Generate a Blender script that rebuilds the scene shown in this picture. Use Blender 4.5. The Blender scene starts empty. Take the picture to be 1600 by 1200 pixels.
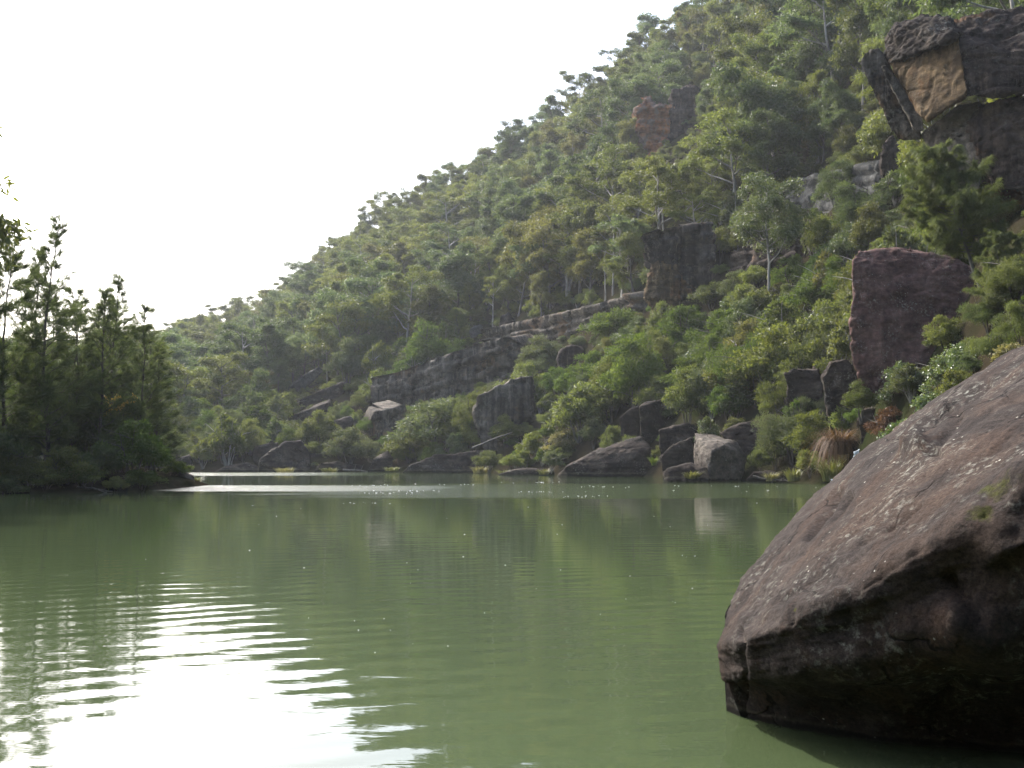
import bpy, bmesh, math, random
import numpy as np
from mathutils import Vector, Matrix, noise

# ------------------------------------------------------------------ camera
scene = bpy.context.scene
C = scene.collection
F = 1600.0                       # focal length in photo pixels (1600 x 1200)
PITCH = math.atan(120 / F)
CP, SP = math.cos(PITCH), math.sin(PITCH)
CAM = Vector((0, 0, 1.7))
cam_data = bpy.data.cameras.new('camera')
cam_data.sensor_width = 36.0
cam_data.lens = 36.0
cam_data.clip_start = 0.1
cam_data.clip_end = 6000
cam = bpy.data.objects.new('camera', cam_data)
C.objects.link(cam)
cam.location = CAM
cam.rotation_euler = (math.pi / 2 + PITCH, 0, 0)
scene.camera = cam

# ------------------------------------------------------------------ light
SUN_AZ = math.radians(-38)       # from +Y, positive towards +X
SUN_EL = math.radians(42)
world = bpy.data.worlds.new('World')
scene.world = world
world.use_nodes = True
wn = world.node_tree
bg = wn.nodes['Background']
sky = wn.nodes.new('ShaderNodeTexSky')
sky.sky_type = 'NISHITA'
sky.sun_disc = False
sky.sun_elevation = SUN_EL
sky.sun_rotation = SUN_AZ
sky.altitude = 0
sky.air_density = 1.0
sky.dust_density = 3.5
sky.ozone_density = 1.0
wn.links.new(sky.outputs['Color'], bg.inputs['Color'])
bg.inputs['Strength'].default_value = 0.15
sun_data = bpy.data.lights.new('sun', 'SUN')
sun_data.energy = 2.4
sun_data.angle = math.radians(0.5)
sun_data.color = (1.0, 0.97, 0.92)
sun = bpy.data.objects.new('sun', sun_data)
C.objects.link(sun)
sd = Vector((math.sin(SUN_AZ) * math.cos(SUN_EL), math.cos(SUN_AZ) * math.cos(SUN_EL), math.sin(SUN_EL)))
sun.rotation_euler = sd.to_track_quat('Z', 'Y').to_euler()
scene.view_settings.view_transform = 'Standard'
scene.view_settings.look = 'None'
scene.view_settings.exposure = 1.88
scene.view_settings.gamma = 1.0
scene.view_settings.use_curve_mapping = False
cy = scene.cycles
cy.use_denoising = True
cy.max_bounces = 6
cy.diffuse_bounces = 4
cy.glossy_bounces = 3
cy.transmission_bounces = 4
cy.volume_bounces = 1
cy.caustics_reflective = False
cy.caustics_refractive = False

rng = np.random.default_rng(7)
random.seed(7)

# ------------------------------------------------------------------ helpers
def ray(px, py):
    a = (px - 800) / F
    b = (600 - py) / F
    return Vector((a, CP - b * SP, SP + b * CP))

def at(px, py, d):
    """point seen at photo position (px, py), at horizontal distance d from where the camera stands"""
    r = ray(px, py)
    return CAM + r * (d / math.hypot(r.x, r.y))

def project(p):
    q = Vector(p) - CAM
    f = q.y * CP + q.z * SP
    u = -q.y * SP + q.z * CP
    if f < 0.1:
        return (-9999, -9999)
    return (800 + F * q.x / f, 600 - F * u / f)

def on_water(px, py):
    r = ray(px, py)
    return CAM + r * (-CAM.z / r.z)

def tag(o, label=None, cat=None, group=None, kind=None):
    if label: o['label'] = label
    if cat: o['category'] = cat
    if group: o['group'] = group
    if kind: o['kind'] = kind
    return o

def obj(name, me, mat=None, parent=None):
    o = bpy.data.objects.new(name, me)
    C.objects.link(o)
    if mat is not None and not me.materials:
        me.materials.append(mat)
    if parent is not None:
        o.parent = parent
    return o

def empty(name, loc, rz=0.0, sc=1.0):
    o = bpy.data.objects.new(name, None)
    o.empty_display_size = 0.2
    C.objects.link(o)
    o.location = loc
    o.rotation_euler = (0, 0, rz)
    o.scale = (sc,) * 3 if not hasattr(sc, '__len__') else sc
    return o

def mesh_np(name, verts, faces, tint=None, smooth=False):
    """faces: (N,4) or (N,3) index array"""
    verts = np.asarray(verts, dtype=np.float32)
    faces = np.asarray(faces, dtype=np.int32)
    k = faces.shape[1]
    me = bpy.data.meshes.new(name)
    me.vertices.add(len(verts))
    me.vertices.foreach_set('co', verts.ravel())
    me.loops.add(faces.size)
    me.loops.foreach_set('vertex_index', faces.ravel())
    me.polygons.add(len(faces))
    me.polygons.foreach_set('loop_start', np.arange(0, faces.size, k, dtype=np.int32))
    if smooth:
        me.polygons.foreach_set('use_smooth', np.ones(len(faces), dtype=bool))
    if tint is not None:
        a = me.attributes.new('tint', 'FLOAT', 'POINT')
        a.data.foreach_set('value', np.asarray(tint, dtype=np.float32))
    me.update(calc_edges=True)
    return me

class Geo:
    def __init__(self):
        self.v, self.f, self.t, self.n = [], [], [], 0
    def add(self, v, f, t=None):
        v = np.asarray(v, dtype=float)
        self.v.append(v)
        self.f.append(np.asarray(f, dtype=int) + self.n)
        self.t.append(np.zeros(len(v)) if t is None else t)
        self.n += len(v)
    def tube(self, pts, rad, sides=6):
        pts = np.asarray(pts, dtype=float)
        n = len(pts)
        tang = np.gradient(pts, axis=0)
        tang /= np.linalg.norm(tang, axis=1)[:, None] + 1e-9
        ref = np.array([0.31, 0.95, 0.05])
        a = np.cross(tang, ref); a /= np.linalg.norm(a, axis=1)[:, None] + 1e-9
        b = np.cross(tang, a)
        ang = np.linspace(0, 2 * math.pi, sides, endpoint=False)
        ring = a[:, None, :] * np.cos(ang)[None, :, None] + b[:, None, :] * np.sin(ang)[None, :, None]
        v = pts[:, None, :] + ring * np.asarray(rad)[:, None, None]
        i = np.arange(n - 1)[:, None] * sides
        j = np.arange(sides)[None, :]
        f = np.stack([i + j, i + (j + 1) % sides, i + sides + (j + 1) % sides, i + sides + j], -1).reshape(-1, 4)
        self.add(v.reshape(-1, 3), f)
    def mesh(self, name, smooth=False):
        return mesh_np(name, np.concatenate(self.v), np.concatenate(self.f), np.concatenate(self.t), smooth)

# vectorised value noise (terrain only)
_tab = np.random.default_rng(3).random((256, 256))
def vnoise(x, y):
    xi, yi = np.floor(x).astype(int), np.floor(y).astype(int)
    fx, fy = x - xi, y - yi
    fx, fy = fx * fx * (3 - 2 * fx), fy * fy * (3 - 2 * fy)
    g = lambda a, b: _tab[a % 256, b % 256]
    return (g(xi, yi) * (1 - fx) + g(xi + 1, yi) * fx) * (1 - fy) + (g(xi, yi + 1) * (1 - fx) + g(xi + 1, yi + 1) * fx) * fy

# ------------------------------------------------------------------ terrain
#        theta   shore  ridge  height
TT = np.array([
    (-180,   4,  62, 46), (-140,  5,  66, 44), (-110, 12, 100, 40), (-90,  34, 250, 30), (-75, 80, 450, 35),  # unseen bank behind the camera, steepened to block sky light on the boulder front
    (-60,  160, 600, 50), (-45, 195, 700, 55), (-35, 195, 720, 55), (-26.6, 185, 680, 46), (-19.3, 170, 520, 42),
    (-14,  163, 470, 53), (-11.3, 161, 450, 70), (-7.1, 160, 430, 93), (-3.6, 150, 405, 99), (0, 136, 380, 106),
    (3.6, 122, 360, 117), (7.1, 109, 340, 127), (8.7, 105, 330, 134), (14, 88, 300, 134), (17.3, 80, 285, 130), (20.6, 60, 270, 125),
    (26.6,  36, 240, 118), (35, 22, 220, 110), (50, 13, 200, 105), (70, 9, 180, 80), (90, 7, 160, 60),
    (120,    5, 80, 50), (150, 4, 64, 46), (180, 4, 62, 46)], dtype=float)
LB = np.array([(-80, 40, 150), (-50, 50, 150), (-35, 57, 140), (-26.6, 60, 125), (-23, 59, 112), (-20, 60.5, 97), (-18, 67, 88), (-16.5, 75, 79), (-10, 90, 60)], dtype=float)

def ss(a, b, x):
    t = np.clip((x - a) / (b - a), 0, 1)
    return t * t * (3 - 2 * t)

def height(x, y):
    x, y = np.asarray(x, dtype=float), np.asarray(y, dtype=float)
    d = np.hypot(x, y)
    th = np.degrees(np.arctan2(x, y))
    S = np.interp(th, TT[:, 0], TT[:, 1])
    R = np.interp(th, TT[:, 0], TT[:, 2])
    H = np.interp(th, TT[:, 0], TT[:, 3])
    S = S + (vnoise(x / 9 + 50, y / 9 + 50) - 0.5) * np.clip(S * 0.05, 0, 4)
    t = (d - S) / (R - S)
    up = np.clip(t, 0, None)
    z = H * up * (0.84 + 0.16 * np.clip(up, 0, 1))
    z = np.where(t > 1, H - 0.10 * (d - R), z)
    amp = ss(0.02, 0.3, t)
    z = z + amp * ((vnoise(x / 45, y / 45) - 0.5) * 7 + (vnoise(x / 14 + 9, y / 14 + 4) - 0.5) * 2.6)
    z = z + ss(0, 0.03, t) * 0.7 + ss(0, .03, t) * (vnoise(x / 4, y / 4) - 0.5) * 0.6
    z = np.where(t < 0, np.maximum((d - S) * 0.35, -1.6), z)
    L1 = np.interp(th, LB[:, 0], LB[:, 1])
    L2 = np.interp(th, LB[:, 0], LB[:, 2])
    m = np.minimum(np.minimum(d - L1, L2 - d), (-16.6 - th) * d * math.pi / 180)
    m = m + (vnoise(x / 5 + 20, y / 5 + 7) - 0.5) * 2.0
    zl = np.where(m > 0, 1.5 * (1 - np.exp(-m / 4.0)) + (vnoise(x / 3, y / 3) - .5) * .5 * ss(0, 3, m), np.maximum(m * 0.35, -1.6))
    zl = np.where((th < -85) | (th > -10), -1.6, zl)
    return np.maximum(z, zl)

def hz(x, y):
    return float(height(np.array([x]), np.array([y]))[0])

def on_ground(px, py, dmin=12.0, dmax=700.0):
    """first point of the ground on the sight line through (px, py)"""
    r = ray(px, py)
    r = r / math.hypot(r.x, r.y)
    ds = np.concatenate([np.arange(dmin, 200, 0.25), np.arange(200, dmax, 0.8)])
    z = CAM.z + r.z * ds
    hit = np.nonzero(height(r.x * ds, r.y * ds) >= z)[0]
    d = ds[hit[0]] if len(hit) else dmax
    return CAM + r * float(d), float(d)

# ------------------------------------------------------------------ node helpers
def new_mat(name):
    m = bpy.data.materials.new(name)
    m.use_nodes = True
    nt = m.node_tree
    return m, nt, nt.nodes['Principled BSDF']

def nd(nt, typ, **kw):
    n = nt.nodes.new(typ)
    for k, v in kw.items():
        if k.startswith('i_'):
            key = k[2:]
            key = int(key) if key.isdigit() else key.replace('_', ' ')
            n.inputs[key].default_value = v
        else:
            setattr(n, k, v)
    return n

def ramp(nt, src, stops):
    r = nt.nodes.new('ShaderNodeValToRGB')
    cr = r.color_ramp
    while len(cr.elements) < len(stops):
        cr.elements.new(0.5)
    for e, (p, c) in zip(cr.elements, stops):
        e.position = p
        e.color = (*c, 1) if len(c) == 3 else c
    nt.links.new(src, r.inputs['Fac'])
    return r.outputs['Color']

def mix(nt, fac, a, b, blend='MIX'):
    n = nt.nodes.new('ShaderNodeMix')
    n.data_type = 'RGBA'
    n.blend_type = blend
    L = nt.links
    for sock, v in ((n.inputs[0], fac), (n.inputs[6], a), (n.inputs[7], b)):
        if isinstance(v, (int, float)):
            sock.default_value = v
        elif isinstance(v, tuple):
            sock.default_value = (*v, 1)
        else:
            L.new(v, sock)
    return n.outputs[2]

def math_n(nt, op, a, b=0.0, clamp=False):
    n = nt.nodes.new('ShaderNodeMath')
    n.operation = op
    n.use_clamp = clamp
    for i, v in enumerate((a, b)):
        if isinstance(v, (int, float)):
            n.inputs[i].default_value = v
        else:
            nt.links.new(v, n.inputs[i])
    return n.outputs[0]

def noise_n(nt, vec, scale, detail=6, rough=0.55, dist=0.0):
    n = nd(nt, 'ShaderNodeTexNoise', i_Scale=scale, i_Detail=detail, i_Roughness=rough, i_Distortion=dist)
    nt.links.new(vec, n.inputs['Vector'])
    return n.outputs['Fac']

def mapping(nt, vec, scale=(1, 1, 1), rot=(0, 0, 0), loc=(0, 0, 0)):
    m = nd(nt, 'ShaderNodeMapping')
    m.inputs['Scale'].default_value = scale
    m.inputs['Rotation'].default_value = rot
    m.inputs['Location'].default_value = loc
    nt.links.new(vec, m.inputs['Vector'])
    return m.outputs['Vector']

# ------------------------------------------------------------------ materials
def rock_mat(name, dark, mid, light, unit=1.0, streak=0.0, ochre=None, ochre_amt=0.0, lichen=0.25, bump=0.5, speck=0.0, moss=None, strata=0.0, patina=0.0, spec=0.06, scour=None, wet=False, grain=0.0):
    """unit: size in metres of the main blotches"""
    m, nt, p = new_mat(name)
    L = nt.links
    co = nt.nodes.new('ShaderNodeNewGeometry').outputs['Position']
    big = noise_n(nt, co, 0.6 / unit, 5, 0.6, 0.4)
    col = ramp(nt, big, [(0.28, dark), (0.5, mid), (0.72, light)])
    fine = noise_n(nt, co, 6.0 / unit, 8, 0.7)
    midn = noise_n(nt, mapping(nt, co, (1, 1, 1.4), loc=(3, 1, 8)), 2.2 / unit, 7, 0.68, 0.3)
    col = mix(nt, 0.75, col, ramp(nt, midn, [(0.30, (0.10, 0.10, 0.10)), (0.70, (0.85, 0.84, 0.82))]), 'OVERLAY')
    col = mix(nt, 0.55, col, ramp(nt, fine, [(0.25, (0.25, 0.25, 0.25)), (0.75, (0.8, 0.8, 0.8))]), 'OVERLAY')
    if ochre:
        o = noise_n(nt, co, 0.35 / unit, 4, 0.6, 0.8)
        f = ramp(nt, o, [(0.52 - ochre_amt * 0.25, (0, 0, 0)), (0.6 - ochre_amt * 0.2, (1, 1, 1))])
        col = mix(nt, f, col, mix(nt, fine, ochre, tuple(c * 1.5 for c in ochre)))
    if patina:
        v = mapping(nt, co, (1, 1, 1), loc=(13, 5, 2))
        pn = noise_n(nt, v, 0.5 / unit, 5, 0.65, 0.6)
        f = ramp(nt, pn, [(0.40, (0, 0, 0)), (0.58, (patina,) * 3)])
        col = mix(nt, f, col, tuple(c * 0.55 for c in dark))
    if streak:
        v = mapping(nt, co, (1.0, 1.0, 0.07))
        s = noise_n(nt, v, 2.2 / unit, 5, 0.7)
        f = ramp(nt, s, [(0.45, (0, 0, 0)), (0.62, (streak,) * 3)])
        col = mix(nt, f, col, tuple(c * 0.45 for c in dark))
        v2 = mapping(nt, co, (1.0, 1.0, 0.10), loc=(31, 7, 0))
        s2 = noise_n(nt, v2, 2.8 / unit, 5, 0.7)
        f2 = ramp(nt, s2, [(0.56, (0, 0, 0)), (0.70, (streak * 0.8,) * 3)])
        col = mix(nt, f2, col, tuple(min(1, c * 1.5) for c in light))
    if scour:
        u_, v_, w_ = scour
        cmb = nt.nodes.new('ShaderNodeCombineXYZ')
        for k_, (ax, s_) in enumerate(((u_, 0.10), (v_, 1.0), (w_, 1.0))):
            dt = nd(nt, 'ShaderNodeVectorMath', operation='DOT_PRODUCT')
            L.new(co, dt.inputs[0]); dt.inputs[1].default_value = tuple(ax)
            L.new(math_n(nt, 'MULTIPLY', dt.outputs['Value'], s_), cmb.inputs[k_])
        s1 = noise_n(nt, cmb.outputs['Vector'], 3.2, 7, 0.65, 0.3)
        col = mix(nt, ramp(nt, s1, [(0.52, (0, 0, 0)), (0.66, (0.75, 0.75, 0.75))]), col, tuple(c * f_ for c, f_ in zip(mid, (1.35, 1.05, 0.85))))
        s2 = noise_n(nt, cmb.outputs['Vector'], 7.0, 8, 0.7)
        col = mix(nt, ramp(nt, s2, [(0.40, (0.65, 0.65, 0.65)), (0.50, (0, 0, 0))]), col, dark)
        s3 = noise_n(nt, mapping(nt, cmb.outputs['Vector'], (1, 1, 1), loc=(4, 9, 3)), 5.0, 8, 0.72)
        col = mix(nt, ramp(nt, s3, [(0.58, (0, 0, 0)), (0.72, (0.7, 0.7, 0.7))]), col, tuple(c * 1.35 for c in light))
    if strata:
        v = mapping(nt, co, (0.12, 0.12, 1.0))
        s = noise_n(nt, v, 2.6 / unit, 4, 0.6)
        f = ramp(nt, s, [(0.35, (strata,) * 3), (0.5, (0, 0, 0))])
        col = mix(nt, f, col, tuple(c * 0.6 for c in dark))
    if lichen:
        l1 = noise_n(nt, co, 0.9 / unit, 4, 0.6)
        l2 = noise_n(nt, co, 9.0 / unit, 4, 0.7)
        f = math_n(nt, 'MULTIPLY', ramp(nt, l1, [(0.48, (0, 0, 0)), (0.7, (1, 1, 1))]), ramp(nt, l2, [(0.52, (0, 0, 0)), (0.66, (lichen * 2,) * 3)]), True)
        col = mix(nt, f, col, (0.30, 0.30, 0.26))
    if speck:
        vo = nd(nt, 'ShaderNodeTexVoronoi', i_Scale=7.0 / unit)
        vo.feature = 'F1'
        L.new(co, vo.inputs['Vector'])
        sp = ramp(nt, vo.outputs['Distance'], [(0.07, (1, 1, 1)), (0.12, (0, 0, 0))])
        g = ramp(nt, noise_n(nt, co, 0.8 / unit, 3), [(0.5, (0, 0, 0)), (0.62, (speck,) * 3)])
        col = mix(nt, math_n(nt, 'MULTIPLY', sp, g), col, (0.55, 0.54, 0.48))
    if moss:
        for (mx, my, mz, mr) in moss:
            vd = nd(nt, 'ShaderNodeVectorMath', operation='DISTANCE')
            L.new(co, vd.inputs[0]); vd.inputs[1].default_value = (mx, my, mz)
            f = math_n(nt, 'ADD', math_n(nt, 'DIVIDE', vd.outputs['Value'], mr), math_n(nt, 'MULTIPLY', math_n(nt, 'SUBTRACT', noise_n(nt, co, 7, 5, 0.7), 0.5), 2.6))
            f = ramp(nt, f, [(0.35, (0.85, 0.85, 0.85)), (0.75, (0, 0, 0))])
            col = mix(nt, f, col, mix(nt, fine, (0.010, 0.013, 0.004), (0.075, 0.080, 0.012)))
    if grain:
        gr = noise_n(nt, co, 42.0, 6, 0.8)
        dvec = nd(nt, 'ShaderNodeVectorMath', operation='ADD')
        nv = nd(nt, 'ShaderNodeTexNoise', i_Scale=2.2, i_Detail=6)
        L.new(co, nv.inputs['Vector']); L.new(co, dvec.inputs[0])
        sv = nd(nt, 'ShaderNodeVectorMath', operation='SCALE'); L.new(nv.outputs['Color'], sv.inputs[0]); sv.inputs['Scale'].default_value = 0.55
        L.new(sv.outputs['Vector'], dvec.inputs[1])
        vc = nd(nt, 'ShaderNodeTexVoronoi', i_Scale=0.9); vc.feature = 'DISTANCE_TO_EDGE'
        L.new(dvec.outputs['Vector'], vc.inputs['Vector'])
        ck = ramp(nt, vc.outputs['Distance'], [(0.004, (1, 1, 1)), (0.012, (0, 0, 0))])
        cm = ramp(nt, noise_n(nt, co, 1.3, 4, 0.6), [(0.47, (0, 0, 0)), (0.56, (1, 1, 1))])
        crack = math_n(nt, 'MULTIPLY', ck, cm)
        col = mix(nt, math_n(nt, 'MULTIPLY', crack, 0.85), col, tuple(c * 0.35 for c in dark))
        col = mix(nt, grain, col, ramp(nt, gr, [(0.30, (0.12, 0.12, 0.12)), (0.70, (0.88, 0.87, 0.85))]), 'OVERLAY')
    if wet:
        sz = nt.nodes.new('ShaderNodeSeparateXYZ'); L.new(co, sz.inputs[0])
        zn = math_n(nt, 'ADD', sz.outputs['Z'], math_n(nt, 'MULTIPLY', math_n(nt, 'SUBTRACT', noise_n(nt, co, 3.0, 5, 0.65), 0.5), wet * 1.6))
        silt = ramp(nt, math_n(nt, 'DIVIDE', zn, wet * 2.4), [(0.30, (0, 0, 0)), (0.44, (0.35, 0.35, 0.35)), (0.62, (0, 0, 0))])
        col = mix(nt, silt, col, (0.10, 0.09, 0.062))
        wf = ramp(nt, math_n(nt, 'DIVIDE', zn, wet * 2.4), [(0.22, (0.8, 0.8, 0.8)), (0.40, (0, 0, 0))])
        col = mix(nt, wf, col, (0.010, 0.009, 0.007))
    L.new(col, p.inputs['Base Color'])
    p.inputs['Roughness'].default_value = 0.9
    p.inputs['Specular IOR Level'].default_value = spec
    b1 = nd(nt, 'ShaderNodeBump', i_Strength=bump, i_Distance=0.06 * unit)
    L.new(noise_n(nt, co, 8.0 / unit, 10, 0.68), b1.inputs['Height'])
    b2 = nd(nt, 'ShaderNodeBump', i_Strength=bump * 0.8, i_Distance=0.25 * unit)
    L.new(noise_n(nt, mapping(nt, co, (0.6, 0.6, 1.5)), 1.6 / unit, 6, 0.6), b2.inputs['Height'])
    L.new(b2.outputs['Normal'], b1.inputs['Normal'])
    last = b1
    if grain:
        b3 = nd(nt, 'ShaderNodeBump', i_Strength=0.9, i_Distance=0.03)
        L.new(math_n(nt, 'SUBTRACT', noise_n(nt, co, 26.0, 9, 0.78), math_n(nt, 'MULTIPLY', crack, 0.8)), b3.inputs['Height'])
        L.new(b1.outputs['Normal'], b3.inputs['Normal']); last = b3
    L.new(last.outputs['Normal'], p.inputs['Normal'])
    return m

def leaf_mat(name, a, b, trans=0.5, gloss=0.5, var=0.28, spec=0.22):
    m, nt, p = new_mat(name)
    L = nt.links
    at_ = nd(nt, 'ShaderNodeAttribute', attribute_name='tint')
    col = mix(nt, at_.outputs['Fac'], a, b)
    oi = nt.nodes.new('ShaderNodeObjectInfo')
    hs = nd(nt, 'ShaderNodeHueSaturation')
    hs.inputs['Hue'].default_value = 0.5
    hs.inputs['Saturation'].default_value = 0.88
    v = nd(nt, 'ShaderNodeMapRange')
    v.inputs['To Min'].default_value = 1 - var
    v.inputs['To Max'].default_value = 1 + var
    L.new(oi.outputs['Random'], v.inputs['Value'])
    L.new(v.outputs['Result'], hs.inputs['Value'])
    h = nd(nt, 'ShaderNodeMapRange')
    h.inputs['To Min'].default_value = 0.490
    h.inputs['To Max'].default_value = 0.512
    r2 = math_n(nt, 'FRACT', math_n(nt, 'MULTIPLY', oi.outputs['Random'], 17.3))
    L.new(r2, h.inputs['Value'])
    L.new(h.outputs['Result'], hs.inputs['Hue'])
    L.new(col, hs.inputs['Color'])
    L.new(hs.outputs['Color'], p.inputs['Base Color'])
    p.inputs['Roughness'].default_value = gloss
    p.inputs['Specular IOR Level'].default_value = spec
    tr = nt.nodes.new('ShaderNodeBsdfTranslucent')
    tc = mix(nt, 1.0, hs.outputs['Color'], (1.25, 1.2, 0.55), 'MULTIPLY')
    L.new(tc, tr.inputs['Color'])
    ms = nt.nodes.new('ShaderNodeMixShader')
    ms.inputs['Fac'].default_value = trans
    L.new(p.outputs['BSDF'], ms.inputs[1])
    L.new(tr.outputs['BSDF'], ms.inputs[2])
    L.new(ms.outputs['Shader'], nt.nodes['Material Output'].inputs['Surface'])
    return m

def bark_mat(name, a, b, scale=3.0):
    m, nt, p = new_mat(name)
    co = nd(nt, 'ShaderNodeTexCoord').outputs['Object']
    f = noise_n(nt, mapping(nt, co, (1, 1, 0.25)), scale, 6, 0.65)
    nt.links.new(ramp(nt, f, [(0.35, a), (0.65, b)]), p.inputs['Base Color'])
    p.inputs['Roughness'].default_value = 0.8
    bp = nd(nt, 'ShaderNodeBump', i_Strength=0.5, i_Distance=0.03)
    nt.links.new(f, bp.inputs['Height'])
    nt.links.new(bp.outputs['Normal'], p.inputs['Normal'])
    return m

LEAF = {
    'olive':        leaf_mat('leaf_olive', (0.0538, 0.0762, 0.0213), (0.1254, 0.1456, 0.0403)),
    'yellow-green': leaf_mat('leaf_yellow_green', (0.0672, 0.0918, 0.0179), (0.1411, 0.1658, 0.0358)),
    'blue-green':   leaf_mat('leaf_blue_green', (0.0426, 0.0739, 0.0347), (0.0986, 0.1366, 0.0627)),
    'brownish':     leaf_mat('leaf_brownish', (0.0627, 0.0717, 0.0224), (0.1254, 0.1254, 0.0403)),
    'glossy':       leaf_mat('leaf_glossy', (0.045, 0.072, 0.026), (0.110, 0.145, 0.050), 0.35, 0.45, 0.1, 0.25),
    'wattle':       leaf_mat('leaf_wattle', (0.040, 0.072, 0.011), (0.090, 0.136, 0.021), 0.45, 0.65, 0.2, 0.15),
    'grey-green':   leaf_mat('leaf_grey_green', (0.056, 0.076, 0.035), (0.115, 0.138, 0.066), 0.4, 0.6, 0.15, 0.2),
    'casuarina':    leaf_mat('leaf_casuarina', (0.0408, 0.0672, 0.0312), (0.0960, 0.1296, 0.0546), 0.5, 0.65, 0.12, 0.15),
    'sheoak':       leaf_mat('leaf_sheoak', (0.058, 0.082, 0.025), (0.122, 0.146, 0.045), 0.45, 0.6, 0.1, 0.2),
    'reed':         leaf_mat('leaf_reed', (0.065, 0.085, 0.020), (0.16, 0.165, 0.05), 0.35, 0.45, 0.1, 0.4),
    'rust':         leaf_mat('leaf_rust', (0.060, 0.030, 0.016), (0.150, 0.072, 0.036), 0.3, 0.6, 0.1, 0.2),
    'dry':          leaf_mat('leaf_dry', (0.15, 0.14, 0.06), (0.30, 0.27, 0.13), 0.3, 0.6, 0.1, 0.2),
    'vine':         leaf_mat('leaf_vine', (0.055, 0.095, 0.030), (0.150, 0.200, 0.075), 0.35, 0.38, 0.1, 0.5),
    'gold':         leaf_mat('leaf_gold', (0.22, 0.15, 0.02), (0.42, 0.30, 0.04), 0.4, 0.5, 0.1, 0.3),
}
BARK_PALE = bark_mat('bark_pale', (0.10, 0.09, 0.078), (0.32, 0.30, 0.265))
BARK_GREY = bark_mat('bark_grey', (0.030, 0.026, 0.023), (0.10, 0.088, 0.076))
BARK_DARK = bark_mat('bark_dark', (0.022, 0.018, 0.015), (0.065, 0.054, 0.045))

R_FRONT = None
R_DARK = rock_mat('rock_dark', (0.0117, 0.0095, 0.0084), (0.0260, 0.0203, 0.0174), (0.0715, 0.0571, 0.0444), 1.6, lichen=0.25, bump=0.6, strata=0.5, wet=0.35)
R_STREAK = rock_mat('rock_streaked', (0.0207, 0.0179, 0.0157), (0.0782, 0.0672, 0.0551), (0.1552, 0.1322, 0.1080), 2.8, streak=0.95, ochre=(0.10, 0.062, 0.034), ochre_amt=-0.1, lichen=0.2, bump=0.6, strata=0.25)
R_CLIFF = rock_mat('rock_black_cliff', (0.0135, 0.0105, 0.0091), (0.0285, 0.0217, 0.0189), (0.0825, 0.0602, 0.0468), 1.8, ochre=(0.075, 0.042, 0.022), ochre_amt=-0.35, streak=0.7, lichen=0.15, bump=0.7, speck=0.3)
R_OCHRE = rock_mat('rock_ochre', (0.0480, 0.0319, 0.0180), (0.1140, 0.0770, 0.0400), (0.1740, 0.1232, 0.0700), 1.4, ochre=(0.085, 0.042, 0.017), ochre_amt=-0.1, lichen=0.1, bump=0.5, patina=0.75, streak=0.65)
R_RED = rock_mat('rock_red', (0.1080, 0.0462, 0.0216), (0.2295, 0.0935, 0.0405), (0.2970, 0.1540, 0.0810), 2.2, ochre=(0.12, 0.10, 0.09), ochre_amt=0.2, lichen=0.1, bump=0.6, strata=0.5, patina=0.5)
R_PURPLE = rock_mat('rock_purple', (0.0360, 0.0199, 0.0180), (0.0792, 0.0451, 0.0400), (0.1296, 0.0798, 0.0680), 1.2, streak=0.35, lichen=0.3, bump=0.55, speck=0.9)
R_GREY = rock_mat('rock_grey', (0.0252, 0.0252, 0.0243), (0.0522, 0.0522, 0.0504), (0.0900, 0.0900, 0.0837), 1.6, streak=0.2, lichen=0.3, bump=0.5, strata=0.7)
R_PALE = rock_mat('rock_pale', (0.030, 0.025, 0.022), (0.085, 0.072, 0.060), (0.150, 0.132, 0.110), 1.3, lichen=0.4, bump=0.5, wet=0.3)
R_CAVE = rock_mat('rock_cave', (0.035, 0.016, 0.007), (0.085, 0.036, 0.014), (0.13, 0.06, 0.025), 2.0, lichen=0, bump=0.5)

R_HANG = rock_mat('rock_hanging_stains', (0.014, 0.012, 0.011), (0.042, 0.035, 0.031), (0.12, 0.10, 0.082), 2.4, streak=0.95, ochre=(0.11, 0.062, 0.03), ochre_amt=-0.2, lichen=0.2, bump=0.6, strata=0.3)

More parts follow.
